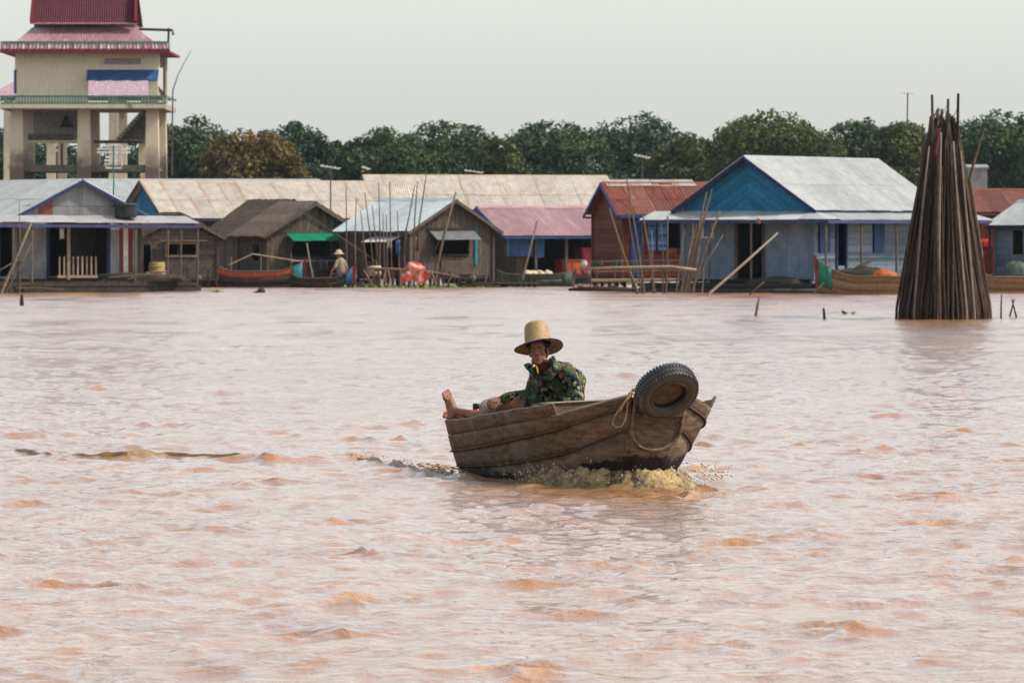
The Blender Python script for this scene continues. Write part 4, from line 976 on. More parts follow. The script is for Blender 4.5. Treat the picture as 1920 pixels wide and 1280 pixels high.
# log rafts and odds and ends floating along the front of the huts
def raft(px0, px1, d, label, seed):
    rr = random.Random(seed); s = d/F_PX; L_ = (px1-px0)*s; tt = thing('log_raft', label, 'raft', ((px0+px1)/2*s - 960*s, d, 0))
    for i in range(6): mk('log', MB().tube([(-L_/2+rr.uniform(-.2,.2), -.4+.17*i, .03+rr.uniform(-.02,.03)), (0, -.4+.17*i+rr.uniform(-.03,.03), .06), (L_/2+rr.uniform(-.2,.2), -.4+.17*i, .03+rr.uniform(-.02,.04))], [.08,.095,.07], 7), M['hull_dark'] if i % 2 else M['dark_wood'], tt, True)
    for i in range(max(3, int(L_/.55))):
        x = -L_/2 + .25 + i*.55; mk('board', MB().bar((x+rr.uniform(-.1,.1),-.45,.15),(x+rr.uniform(-.15,.15),.5,.16), .16, .03), M['old_plank'], tt)
    for i in range(max(2, int(L_/.8))):
        x = rr.uniform(-L_/2, L_/2); mk('upright', MB().tube([(x,-.3,-.4),(x+rr.uniform(-.1,.1),-.28,rr.uniform(.3,.75))], rr.uniform(.018,.03), 5), M['stick_wood'], tt)
raft(338, 432, 189.3, 'dark log raft with loose boards before the small weathered hut', 61)
raft(575, 700, 188.6, 'log raft with short uprights below the green awning', 62)
raft(858, 940, 188.3, 'log raft with loose boards at the foot of the plank house', 63)
raft(1075, 1185, 176.4, 'log raft lying under the landing of the red house', 64)
def jar(label, px, py, d, r=.13, h=.3, mat='dark_concrete'):
    tt = thing('water_jar', label, 'jar', P(px, py, d)); mk('body', MB().grid([[(q*math.cos(a), q*math.sin(a), z) for a in np.linspace(0, 2*math.pi, 15)[:-1]] for q, z in ((0,0),(r*.6,0),(r,h*.45),(r*.9,h*.75),(r*.6,h*.9),(r*.66,h),(r*.5,h),(r*.45,h*.8),(0,h*.8))], True), M[mat], tt, True)
    mk('lip', MB().tube([(r*.66*math.cos(a), r*.66*math.sin(a), h) for a in np.linspace(0, 2*math.pi, 15)], .015, 5, False), M[mat], tt)
jar('clay water jar on the raft before the small weathered hut', 372, 530, 189.2); jar('clay jar on the raft below the green awning', 662, 529, 188.5, .15, .34); jar('squat clay jar at the foot of the plank house', 885, 529, 188.2, .16, .28); jar('pale jar on the red house landing rail end', 1095, 503, 176.6, .12, .26, 'sack')
cloth('dark cloth slung over the sill below the green awning', 604, 487, 508, 20, 191.6, 'dark_cloth', 8)
cloth('faded green cloth slung on the landing rail of the red house', 1160, 487, 503, 16, 177.0, 'hull_green', 9)
cloth('dark blue cloth hung at the side opening of the plank house', 746, 450, 478, 8, 188.9, 'tarp_blue', 10)
# ------------------------------------------------------------------ trees behind the village
def leaf_mat(name, dark, mid, light):
    m, t, b = node_mat(name)
    n = noise(t, coords(t, (1,1,1)), .55, 4, .6)
    g = t.nodes.new('ShaderNodeNewGeometry')
    c = ramp(t, n, [(.32, dark), (.52, mid), (.72, light)])
    h = t.nodes.new('ShaderNodeHueSaturation'); mr = t.nodes.new('ShaderNodeMapRange'); mr.inputs[3].default_value = .6; mr.inputs[4].default_value = 1.4
    t.links.new(g.outputs['Random Per Island'], mr.inputs[0]); t.links.new(mr.outputs[0], h.inputs['Value']); t.links.new(c, h.inputs['Color'])
    t.links.new(h.outputs[0], b.inputs['Base Color']); b.inputs['Roughness'].default_value = .65; b.inputs['Specular IOR Level'].default_value = .2
    tr = t.nodes.new('ShaderNodeBsdfTranslucent'); t.links.new(h.outputs[0], tr.inputs['Color'])
    mx = t.nodes.new('ShaderNodeMixShader'); mx.inputs[0].default_value = .25
    t.links.new(b.outputs[0], mx.inputs[1]); t.links.new(tr.outputs[0], mx.inputs[2])
    t.links.new(mx.outputs[0], t.nodes['Material Output'].inputs[0]); return m
LM = {'green': leaf_mat('leaf_green', (.026,.050,.022), (.050,.085,.032), (.088,.12,.036)),
      'dark': leaf_mat('leaf_dark', (.019,.043,.025), (.036,.070,.034), (.062,.096,.036)),
      'olive': leaf_mat('leaf_olive', (.036,.056,.020), (.075,.095,.026), (.13,.135,.032)),
      'ochre': leaf_mat('leaf_ochre', (.06,.055,.022), (.13,.10,.025), (.20,.13,.025))}
M['bark'] = surf('bark', (.05,.04,.03), (.12,.10,.08), 5, (3,3,.7), .9, .2, .6)
def leaves(clumps, n, size, rg):
    """leaf quads scattered through clumps [(centre, radii)]; more on the outside"""
    cs = np.array([c for c, r in clumps]); rs = np.array([r for c, r in clumps])
    wgt = (rs[:,0]*rs[:,2]); wgt /= wgt.sum()
    k = rg.choice(len(cs), n, p=wgt)
    d = rg.normal(size=(n,3)); d /= np.linalg.norm(d, axis=1)[:,None]
    q = rg.uniform(.55, 1.08, n)[:,None]
    p = cs[k] + d*rs[k]*q
    nr = d*.7 + rg.normal(size=(n,3))*.55 + np.array([0,0,.3]); nr /= np.linalg.norm(nr, axis=1)[:,None]
    u = np.cross(nr, rg.normal(size=(n,3))); u /= np.linalg.norm(u, axis=1)[:,None]; v = np.cross(nr, u)
    s = (size*rg.uniform(.55, 1.35, n))[:,None]
    V = np.stack([p - u*s, p + v*s*.55, p + u*s, p - v*s*.55], 1).reshape(-1,3)
    return V, np.arange(4*n).reshape(-1,4)
def tree(px, pyt, hw, kind, d, label, seed, n=5200, low=3.0, flat=1.0, group=None):
    rg = np.random.default_rng(seed); s = d/F_PX
    base = Vector(((px-960)*s, d, .55)); H = ZP(pyt, d) - .55; Wd = hw*s*1.28
    r_ = thing('riverside_tree', label, 'tree', base, 0, group)
    clumps = []
    top = H - .9
    ncl = 46
    for i in range(ncl):
        f = rg.random()**.7; z = low + (top-low)*f
        prof = math.sqrt(max(.05, 1 - ((f-.35)/.75)**2)) if f > .35 else .95
        a = rg.random()*6.283; q = rg.random()**.5*.86
        rad = rg.uniform(.26,.46)*Wd
        clumps.append(((Wd*prof*q*math.cos(a), Wd*.8*prof*q*math.sin(a), z - rad*.4*(f > .8)), (rad*1.15, rad*1.1, rad*rg.uniform(.6,.9))))
    for i in range(16):  # uneven crown tops that make the outline
        x = rg.uniform(-.95,.95)*Wd; rad = rg.uniform(.10,.22)*Wd; fall = (x/Wd)**2*H*.26
        clumps.append(((x, rg.uniform(-.35,.3)*Wd, H - rad*.7 - fall - (rg.random()**1.4)*H*.13*(i > 1)), (rad*1.15, rad, rad*.8)))
    for i in range(22):  # small outlying tufts
        a = rg.uniform(-.3, 3.44); rad = rg.uniform(.06,.15)*Wd
        clumps.append(((Wd*.98*math.cos(a), rg.uniform(-.4,.2)*Wd, low + (H-low)*(.40+.52*max(0, math.sin(a)))), (rad*1.2, rad, rad*.8)))
    V, Q = leaves(clumps, int(n*1.7), .165, rg)
    link('crown', mesh_np('crown', V, Q, LM[kind]), r_)
    tp = Vector((rg.uniform(-.3,.3), 0, H*.62)); mb = MB().tube([(0,0,-.5),(.1,0,H*.3),tp], [.32,.24,.12], 8)
    mk('trunk', mb, M['bark'], r_, True)
    for c, rr in clumps[:9]:
        a = Vector((0,0,H*rg.uniform(.25,.5))); e = Vector(c); mk('limb', MB().tube([a, (a+e)/2+Vector((0,0,.2)), e], [.14,.09,.03], 6), M['bark'], r_, True)
    return r_
TR = [(-70,240,80,'dark','beyond the thatched hut'),(15,232,58,'dark','beside the tower and its columns'),(100,262,60,'dark','seen between the tower columns'),(235,258,55,'dark','seen behind the tower stair'),
 (366,216,70,'green','broad and round right beside the concrete tower'),(472,236,72,'ochre','with ochre yellow autumn leaves behind the streaked cream roof'),(556,226,58,'dark','dark and ragged next to the ochre tree'),
 (628,264,34,'olive','low and thin in the gap behind the mast aerial'),(725,236,72,'green','behind the blue gable end of the long cream roof'),(845,223,88,'green','tall, dense and rounded above the long cream roof'),(937,258,40,'olive','small yellowish, tucked behind the long cream roof'),
 (1040,220,84,'green','wide, above the far end of the long cream roof'),(1195,210,84,'dark','tall dark green with peaked crown behind the rusty red roof'),(1290,248,58,'olive','low olive, above the blue barge board'),
 (1362,262,60,'green','low, right above the blue gable peak'),(1440,203,88,'olive','tall with loose olive crown above the white metal roof ridge'),(1520,250,56,'olive','low olive, behind the white metal roof'),(1618,220,72,'green','rounded, above the sloping end of the white metal roof'),
 (1700,226,66,'olive','olive, under the tall aerial mast'),(1785,244,60,'green','behind the pole bundle'),(1885,202,92,'green','tall and broad above the rusted brown roof'),(1990,215,80,'dark','dark, beyond the rusted brown roof'),(2090,225,80,'green','beyond the red-roofed house')]
adj = {'green':'mid green', 'dark':'dark green', 'olive':'olive green', 'ochre':'yellowing'}
for i_, (px_, py_, hw_, kd, lb) in enumerate(TR):
    tree(px_, py_, hw_, kd, 385 + (i_*37 % 5)*7, f'{adj[kd]} tree {lb}', 100+i_, n=9500 if hw_ > 60 else 6000)
# understorey that closes the gaps below the crowns
rg = np.random.default_rng(77); cl = []
for x in np.arange(-50, 50, 1.35):
    cl.append(((x, 405 + rg.uniform(-4,4), rg.uniform(3.0,6.0)), (rg.uniform(1.2,2.0), 1.5, rg.uniform(1.2,2.0))))
    cl.append(((x, 402 + rg.uniform(-4,4), rg.uniform(1.0,2.4)), (1.6, 1.5, 1.4)))
V, Q = leaves(cl, 60000, .24, rg)
us_ = link('undergrowth', mesh_np('undergrowth', V, Q, LM['dark'])); tag(us_, 'dense dark undergrowth closing the gaps below the trees', 'undergrowth', kind='stuff')
# ------------------------------------------------------------------ the boat under way
def lerp_tab(tab, a):
    return float(np.interp(a, [q[0] for q in tab], [q[1] for q in tab]))
def smooth_tab(tab):
    xs = np.array([q[0] for q in tab]); ys = np.array([q[1] for q in tab])
    # Catmull-like smooth interpolation via dense linear + blur
    X_ = np.linspace(-.3, 3.3, 361); Y_ = np.interp(X_, xs, ys)
    lo = ys[0] - (ys[1]-ys[0])/(xs[1]-xs[0])*(xs[0]-X_); Y_ = np.where(X_ < xs[0], lo, Y_)
    hi = ys[-1] + (ys[-1]-ys[-2])/(xs[-1]-xs[-2])*(X_-xs[-1]); Y_ = np.where(X_ > xs[-1], hi, Y_)
    for _ in range(40): Y_[1:-1] = (Y_[:-2] + 2*Y_[1:-1] + Y_[2:])/4
    return lambda a: float(np.interp(a, X_, Y_))
BT = smooth_tab([(0,.215),(.10,.40),(.24,.585),(.45,.675),(.8,.70),(1.2,.70),(1.8,.655),(2.4,.56),(3,.455)])
BB = smooth_tab([(0,.12),(.12,.17),(.28,.25),(.5,.34),(.8,.41),(1.2,.44),(1.8,.43),(2.4,.38),(3,.30)])
ZG = smooth_tab([(0,.735),(.1,.678),(.24,.612),(.45,.553),(.9,.50),(1.7,.415),(2.4,.355),(3,.31)])     # gunwale
ZS1 = smooth_tab([(0,.65),(.1,.588),(.24,.518),(.45,.45),(.9,.385),(1.7,.29),(2.4,.225),(3,.18)])
ZS2 = smooth_tab([(0,.47),(.1,.41),(.24,.335),(.45,.262),(.9,.20),(1.7,.12),(2.4,.08),(3,.055)])
ZB = smooth_tab([(0,.15),(.15,.06),(.3,.0),(.5,-.06),(.9,-.11),(1.7,-.14),(2.4,-.14),(3,-.13)])
def rake(a, z): return a + max(0, (.735 - z))*.30*max(0, 1 - a/1.0)
def hull(a, z, s, out=0):
    zg, zb = ZG(a), ZB(a); f = (z - zb)/(zg - zb)
    bw = BB(a) + (BT(a) - BB(a))*(f**.8 if f > 0 else f) + out
    ar = rake(a, z)
    q = BOW + AX*ar + LAT*(s*bw); return Vector((q.x, q.y, z))
mh, t, b = node_mat('hull_timber')
v = coords(t, (1,1,1), rand=False)
geo = t.nodes.new('ShaderNodeNewGeometry'); sep = t.nodes.new('ShaderNodeSeparateXYZ'); t.links.new(geo.outputs['Position'], sep.inputs[0])
nA = noise(t, coords(t, (3,3,14), rand=True), 2.2, 7, .7); nB = noise(t, coords(t, (1,1,1), rand=False), 26, 4, .75); nC = noise(t, v, 3.2, 5, .65)
c = ramp(t, nA, [(.30, (.055,.036,.022)), (.52, (.140,.098,.060)), (.72, (.225,.168,.108))])
c = mixc(t, ramp(t, nB, [(.50, (0,0,0)), (.70, (.8,.8,.8))]), c, (.042,.030,.022))
c = mixc(t, ramp(t, nC, [(.52, (0,0,0)), (.66, (.55,.55,.55))]), c, (.19,.155,.115))
# wet stain climbing from the waterline with a ragged edge
ma = t.nodes.new('ShaderNodeMath'); ma.operation = 'MULTIPLY_ADD'; ma.inputs[1].default_value = -.34; t.links.new(noise(t, v, 5.5, 6, .7), ma.inputs[0])
wx = t.nodes.new('ShaderNodeMapRange'); wx.inputs[1].default_value = .25; wx.inputs[2].default_value = .75; wx.inputs[3].default_value = .10; wx.inputs[4].default_value = -.07; t.links.new(sep.outputs['X'], wx.inputs[0])
wa = t.nodes.new('ShaderNodeMath'); wa.operation = 'ADD'; t.links.new(sep.outputs['Z'], wa.inputs[0]); t.links.new(wx.outputs[0], wa.inputs[1]); t.links.new(wa.outputs[0], ma.inputs[2])
wetr = t.nodes.new('ShaderNodeMapRange'); wetr.inputs[1].default_value = .0; wetr.inputs[2].default_value = -.03; wetr.inputs[3].default_value = 0; wetr.inputs[4].default_value = 1
t.links.new(ma.outputs[0], wetr.inputs[0])
c = mixc(t, wetr.outputs[0], c, (.018,.013,.010)); c = vary(t, c, .08)
t.links.new(c, b.inputs['Base Color']); b.inputs['Roughness'].default_value = .8; b.inputs['Specular IOR Level'].default_value = .2
bump(t, b, nA, .6, .012); M['hull_timber'] = mh
M['hull_end'] = surf('hull_end', (.05,.036,.026), (.115,.085,.06), 14, (1,1,3), .85, .05, .6, spec=.15)
M['plank_edge'] = surf('plank_edge', (.19,.16,.13), (.30,.26,.21), 6, (1,1,1), .85, .05, .3)
BO = thing('wooden_boat', 'weathered grey-brown plank boat under way with a tyre on its blunt bow', 'boat', (BOW + AX*1.5)[:])
def strake(name, s, zlo, zhi, a0, a1, n=34, out=0, th=.024, ragged=0, m_=None, par=None):
    rows = []; aa = np.linspace(a0, a1, n+1)
    for v_ in (0, .33, .66, 1):
        row = []
        for a in aa:
            z = zlo(a) + (zhi(a)-zlo(a))*v_
            if v_ == 1 and ragged: z += ragged*(mnoise.noise((a*6, s*3.0, 1.7)) + .6*mnoise.noise((a*17, s, 4.2)))
            row.append(hull(a, z, s, out + .004*mnoise.noise((a*5, z*9, s))))
        rows.append(row)
    off = -LAT*s*th
    return mk(name, MB().slab(rows, lambda i, k: off), m_ or M['hull_timber'], par or BO, True, world=True, fixn=True)
gap = lambda fn, e: (lambda a: fn(a) + e)
for s in (-1, 1):
    strake('bottom_strake', s, ZB, gap(ZS2,-.004), .02, 3.0, out=-.008)
    strake('lower_strake', s, gap(ZS2,.003), gap(ZS1,-.006), .02, 3.0, out=.0)
    strake('upper_strake', s, gap(ZS1,.004), ZG, .02, 3.0, out=.004)
    # rubbing strip over the main seam
    mb = MB(); pts = [hull(a, ZS1(a)-.002, s, .014) for a in np.linspace(.03, 3.0, 44)]
    mk('rubbing_strip', mb.tube(pts, .009, 6), M['hull_end'], BO, True, world=True)
    mk('seam', MB().tube([hull(a, ZS2(a), s, .004) for a in np.linspace(.05, 3.0, 44)], .006, 5), M['hull_end'], BO, True, world=True)
ZWT = smooth_tab([(.42,.652),(.5,.637),(.9,.60),(1.7,.52),(2.4,.462),(3,.424)])
strake('wash_board', -1, gap(ZG,.004), ZWT, .46, 3.0, out=.0, ragged=.012)
ZWF = smooth_tab([(0,.735),(.26,.69),(.5,.652),(.9,.60),(1.7,.52),(2.4,.46),(3,.42)])
strake('wash_board', 1, gap(ZG,.004), ZWF, .26, 3.0, out=.0, ragged=.010)
# pale worn top edges
for s, fn, a0 in ((-1, ZWT, .46), (1, ZWF, .26)):
    mk('worn_edge', MB().tube([hull(a, fn(a)+.004+.008*mnoise.noise((a*6, s*3.0, 1.7)), s, -.010) for a in np.linspace(a0, 3.0, 60)], .009, 5), M['plank_edge'], BO, True, world=True)
mk('worn_edge', MB().tube([hull(a, ZG(a)+.003, -1, -.010) for a in np.linspace(.02, .52, 16)], .012, 5), M['plank_edge'], BO, True, world=True)
# bottom boards, stern transom, frames, thwarts
mk('bottom_boards', MB().grid([[hull(a, ZB(a)+.03, -1, -.02) * (1-f) + hull(a, ZB(a)+.03, 1, -.02) * f for f in (0,.25,.5,.75,1)] for a in np.linspace(.1, 2.98, 24)]), M['hull_end'], BO, False, world=True)
def cross(a, z0, z1, th, name, m_, arch=0, inset=-.012, nu=13, par=None):
    rows = []
    for v_ in (0, .5, 1):
        row = []
        for i in range(nu):
            u = -1 + 2*i/(nu-1); z = z0 + (z1(u) - z0)*v_ if callable(z1) else z0 + (z1-z0)*v_
            zc = min(max(z, ZB(a)+.01), ZG(a)); l = hull(a, zc, -1, inset); r2 = hull(a, zc, 1, inset)
            p = l*(1-(u+1)/2) + r2*((u+1)/2); p.z = z; row.append(p)
        rows.append(row)
    return mk(name, MB().slab(rows, lambda i, k: AX*th), m_, par or BO, False, world=True, fixn=True)
cross(2.97, ZB(3)+.01, lambda u: .36 + .05*(1-u*u), .03, 'stern_transom', M['hull_timber'])
cross(.86, ZB(.86)+.05, lambda u: .655 + .022*u + .012*mnoise.noise((u*4,1,2)), .022, 'bulkhead', M['hull_timber'])
mk('worn_edge', MB().tube([BOW + AX*.86 + LAT*(u*.63) + Vector((0,0,.659+.022*u)) for u in np.linspace(-1,1,14)], .008, 5), M['plank_edge'], BO, True, world=True)
for a in (1.35, 2.45): cross(a, ZG(a)-.16, ZG(a)-.13, .2, 'thwart', M['hull_timber'])
cross(1.95, .13, .17, .42, 'seat_board', M['hull_timber'])
for a in (.45, 1.1, 1.6, 2.2, 2.7):
    for s in (-1, 1): mk('frame_rib', MB().bar(hull(a, ZB(a)+.03, s, -.045), hull(a, ZG(a)-.01, s, -.045), .035, .04), M['hull_end'], BO, world=True)
# fore deck
mk('fore_deck', MB().slab([[hull(a, ZG(a)-.02, -1, -.02)*(1-f) + hull(a, ZG(a)-.02, 1, -.02)*f for f in (0,.25,.5,.75,1)] for a in np.linspace(.02, .86, 8)], lambda i, k: Vector((0,0,-.02))), M['hull_timber'], BO, False, world=True, fixn=True)
# blunt bow: tombstone board with raised rim
def bowp(u, z, out): 
    q = BOW + AX*(rake(0, z) - out) + LAT*u; return Vector((q.x, q.y, z))
def tomb(inset):
    pts = []; hw = .215 - inset; zt, zs, zb_ = .735 - inset*.2, .46, .285 + inset
    pts.append((-hw, zt))
    for i in range(15):
        a = math.pi + math.pi*i/14; pts.append((hw*math.cos(a)*1.0, zs + (zs - zb_)*math.sin(a)))
    pts.append((hw, zt)); return pts
o_ = tomb(0); n = len(o_)
mk('bow_board', MB().add([bowp(x, z, .012) for x, z in o_] + [bowp(x, z, -.03) for x, z in o_],
   [tuple(range(n)), tuple(range(2*n-1, n-1, -1))] + [(i, (i+1) % n, (i+1) % n + n, i+n) for i in range(n)]), M['hull_end'], BO, False, world=True, fixn=True)
mk('bow_rim', MB().tube([bowp(x, z, .016) for x, z in o_], .014, 7), M['hull_timber'], BO, True, world=True)
mk('bow_cross_batten', MB().bar(bowp(-.2,.565,.02), bowp(.2,.565,.02), .02, .03), M['hull_end'], BO, world=True)
# lower bow planking from the rim down to the stem foot, on both sides
for s in (-1, 1):
    low = [(x, z) for x, z in o_ if (x*s >= -.001 and z < .5)]
    low = sorted(low, key=lambda q: -q[1]); rows = []
    for x, z in low:
        e = hull(.03, max(ZB(0)+.005, min(z, .47)*1.0 - .0 - (0.285 - min(z,.285))), s, .0)
        e2 = hull(.03, ZB(.03) + (z-.285)/(.46-.285)*(ZS2(.03)-ZB(.03)), s, .0)
        a_ = bowp(x, z, .006); rows.append([a_*(1-f) + e2*f for f in (0,.33,.66,1)])
    mk('bow_plank', MB().slab(rows, lambda i, k: AX*.02), M['hull_timber'], BO, True, world=True, fixn=True)
mk('stem_plank', MB().hexa([hull(.03,ZB(.03),-1), hull(.03,ZB(.03),1), hull(.2,ZB(.2),1), hull(.2,ZB(.2),-1), bowp(-.09,.312,.004), bowp(.09,.312,.004), bowp(.09,.312,-.05), bowp(-.09,.312,-.05)]), M['hull_timber'], BO, world=True, fixn=True)
pp = [(-.19,.60),(.19,.60),(.19,.78),(.15,.85),(.07,.885),(-.07,.885),(-.15,.85),(-.19,.78)]; n = len(pp)
bp2 = lambda x, z, out: bowp(x, z, out + max(0, z-.66)*.42)
mk('bow_post', MB().add([bp2(x, z, .02) for x, z in pp] + [bp2(x, z, -.03) for x, z in pp], [tuple(range(n)), tuple(range(2*n-1, n-1, -1))] + [(i, (i+1) % n, (i+1) % n + n, i+n) for i in range(n)]), M['hull_end'], BO, False, world=True, fixn=True)
# bow posts standing proud on the far shoulder

# ---- tyre hung over the bow
fw = -AX                                         # outward from the bow
tilt = R(42)
nx_ = (fw*math.cos(tilt) + Vector((0,0,-math.sin(tilt)))).normalized()   # faces forward and down
upx = (Vector((0,0,1))*math.cos(tilt) + fw*math.sin(tilt)).normalized(); rx = LAT
tc_ = P(1250, 733, 41.26)
TY = thing('tyre', 'worn black tyre hung over the blunt bow of the moving boat', 'tyre', tc_)
def tring(prof, ntheta, name, mat, lug=None):
    rows = []
    for i in range(ntheta):
        a = 2*math.pi*i/ntheta; row = []
        for j, (r_, y_) in enumerate(prof):
            rr = r_ + (lug(i, j) if lug else 0)
            row.append(rx*(rr*math.cos(a)) + upx*(rr*math.sin(a)) + nx_*y_)
        rows.append(row)
    rows.append(rows[0]); return mk(name, MB().grid(rows), mat, TY, True, fixn=True)
M['rubber'] = surf('rubber', (.016,.016,.018), (.040,.039,.041), 30, rough=.5, rand=0, bmp=.3, spec=.5, stain=((.10,.085,.065), .58, 7, (1,1,1)))
tring([(.142,-.048),(.152,-.064),(.19,-.074),(.228,-.062),(.243,-.036),(.246,0),(.243,.036),(.228,.062),(.19,.074),(.152,.064),(.142,.048),(.134,.032),(.155,.02),(.16,-.02),(.134,-.032),(.142,-.048)], 96, 'carcass', M['rubber'])
mbt = MB()
for i in range(52):
    a = 2*math.pi*i/52
    for j, (r0, y0, y1) in enumerate(((.235,.042,.066),(.2445,.006,.036),(.2445,-.036,-.006),(.235,-.066,-.042))):
        a0 = a + (.0605 if j % 2 else 0); a1 = a0 + .075
        q = [rx*(r*math.cos(x)) + upx*(r*math.sin(x)) + nx_*y for r in (r0-.01, r0+.006) for x, y in ((a0,y0),(a1,y0),(a1,y1),(a0,y1))]
        mbt.hexa(q)
# round timber boss of the bow that the tyre is hung on
bq = MB(); rr_ = [[(tc_ + rx*(q*math.cos(a)) + upx*(q*math.sin(a)) + nx_*y) for a in np.linspace(0, 2*math.pi, 25)[:-1]] for q, y in ((.0,.012),(.06,.012),(.12,.010),(.146,.004),(.152,-.02),(.13,-.14))]
mk('bow_boss', bq.grid(rr_, True), M['hull_end'], BO, False, world=True, fixn=True)
tr_ = mk('tread_block', mbt, M['rubber'], TY, False, fixn=True); tr_['kind'] = 'stuff'
mk('bead_ring', MB().tube([rx*(.150*math.cos(a))+upx*(.150*math.sin(a))+nx_*.063 for a in np.linspace(0, 2*math.pi, 49)], .009, 6, False), M['rubber'], TY, True)

# ---- rope looped over the near bow shoulder
M['rope'] = surf('rope', (.26,.18,.09), (.42,.30,.16), 40, rough=.9, rand=0, bmp=.5)
RO = thing('rope_loop', 'tan rope looped over the shoulder of the bow beside the tyre', 'rope', P(1183,738,41.42))
def ropepts(pp, d0): return [P(x, y, d0 + dd) - RO.location for x, y, dd in pp]
o = .10
mk('strand', MB().tube(ropepts([(1186,730,.05),(1181,740,-.08),(1172,752,-.1),(1160,768,-.06),(1150,785,-.0),(1149,795,-.02),(1156,801,-.05),(1166,799,-.08),(1173,785,-.1),(1176,768,-.1),(1177,752,-.1),(1184,736,-.06)], 41.42), .0065, 6), M['rope'], RO, True)
mk('strand', MB().tube(ropepts([(1188,728,.05),(1180,742,-.11),(1170,758,-.11),(1163,766,-.09),(1160,772,-.10),(1164,770,-.12),(1170,756,-.13),(1180,742,-.13)], 41.42), .006, 6), M['rope'], RO, True)
mk('knot', MB().ell(P(1183,737,41.36)-RO.location, (.022,.018,.014)).ell(P(1189,731,41.38)-RO.location, (.02,.016,.016)), M['rope'], RO, True)

# ---- bow wave: torn crest of brown water with foam and drops
ms, t, b = node_mat('churned_water')
nf = noise(t, coords(t, (1,1,1), rand=False), 22, 6, .75); ng = noise(t, coords(t, (1,1,.6), rand=False), 6, 4, .6)
c = ramp(t, ng, [(.36, (.10,.065,.025)), (.48, (.30,.20,.075)), (.66, (.60,.42,.17))]); c = mixc(t, ramp(t, nf, [(.52,(0,0,0)),(.68,(.9,.9,.9))]), c, (.75,.70,.62))
t.links.new(c, b.inputs['Base Color']); b.inputs['Roughness'].default_value = .16; b.inputs['IOR'].default_value = 1.33
b.inputs['Transmission Weight'].default_value = .25; bump(t, b, nf, .8, .03); M['churned'] = ms
SP = thing('bow_wave', 'churned brown bow wave curling round the moving boat', 'bow wave', (BOW + AX*.3)[:]); SP['kind'] = 'stuff'
path = []   # along the near side waterline, round the bow, to the far side
for a in np.linspace(1.15, .12, 26): q = hull(a, .06, -1, .03); path.append((q, -LAT, min(1, (1.2-a)/.22)))
for f in np.linspace(0, 1, 12)[1:]:
    p0 = hull(.12, .06, -1, .03); p1 = hull(.12, .06, 1, .03); q = p0*(1-f) + p1*f - AX*(.10*math.sin(f*math.pi)); path.append((q, (-LAT*(1-f) + LAT*f - AX*1.2*math.sin(f*math.pi)).normalized(), 1))
for a in np.linspace(.14, .92, 18): q = hull(a, .06, 1, .03); path.append((q, (LAT - AX*.25).normalized(), max(.05, 1-(a-.14)/.8)))
rows = []; KK = 22; fine_path = []
for i in range(len(path)-1):
    for f in np.linspace(0, 1, 6)[:-1]:
        q = path[i][0]*(1-f)+path[i+1][0]*f; dv = (path[i][1]*(1-f)+path[i+1][1]*f).normalized(); fine_path.append((q, dv, path[i][2]*(1-f)+path[i+1][2]*f))
for i, (q, dv, amp) in enumerate(fine_path):
    s_ = i*.012; row = []
    hgt = (.14 + .06*mnoise.noise((s_*5, 0, 3)) + .035*mnoise.noise((s_*17, 2, 3)))*amp; wdt = .20 + .07*mnoise.noise((s_*4, 7, 1))
    for k in range(KK+1):
        f = k/KK; u = -.07 + (wdt+.10)*f
        z = hgt*math.exp(-((f-.34)/.26)**2) + .03*math.exp(-((f-.75)/.12)**2)*amp - .035*f
        jt = .034*amp*(1-abs(2*f-1))
        p = q + dv*(u + jt*1.3*mnoise.noise((s_*14, f*7, 2))); 
        row.append(Vector((p.x, p.y, z + jt*mnoise.noise((s_*22, f*9, 5)) + jt*.7*mnoise.noise((s_*55, f*23, 9)))))
    rows.append(row)
mk('crest', MB().grid(rows), M['churned'], SP, True, world=True)
mbd = MB(); rd = random.Random(12)
for i in range(520):
    q, dv, amp = fine_path[rd.randrange(len(fine_path))]
    if rd.random() > amp: continue
    r_ = rd.uniform(.002,.0055)*(1.5 if rd.random() < .12 else 1); p = q + dv*rd.uniform(.0,.32); p.z = abs(rd.gauss(.05,.06)) + .03
    mbd.ell(p, (r_, r_, r_*rd.uniform(.7,1.6)), None, 6, 4)
for i in range(90):   # spray flung from the far shoulder
    q, dv, amp = fine_path[rd.randrange(int(len(fine_path)*.62), len(fine_path))]
    p = q + dv*rd.uniform(.1,.45); p.z = abs(rd.gauss(.04,.05)) + .02; r_ = rd.uniform(.003,.008); mbd.ell(p, (r_*1.7, r_, r_), None, 6, 4)
M['spray'] = surf('spray', (.40,.28,.12), (.70,.60,.44), 30, rough=.15, rand=0, bmp=0, spec=.6)
mk('spray', mbd, M['spray'], SP, True, world=True)
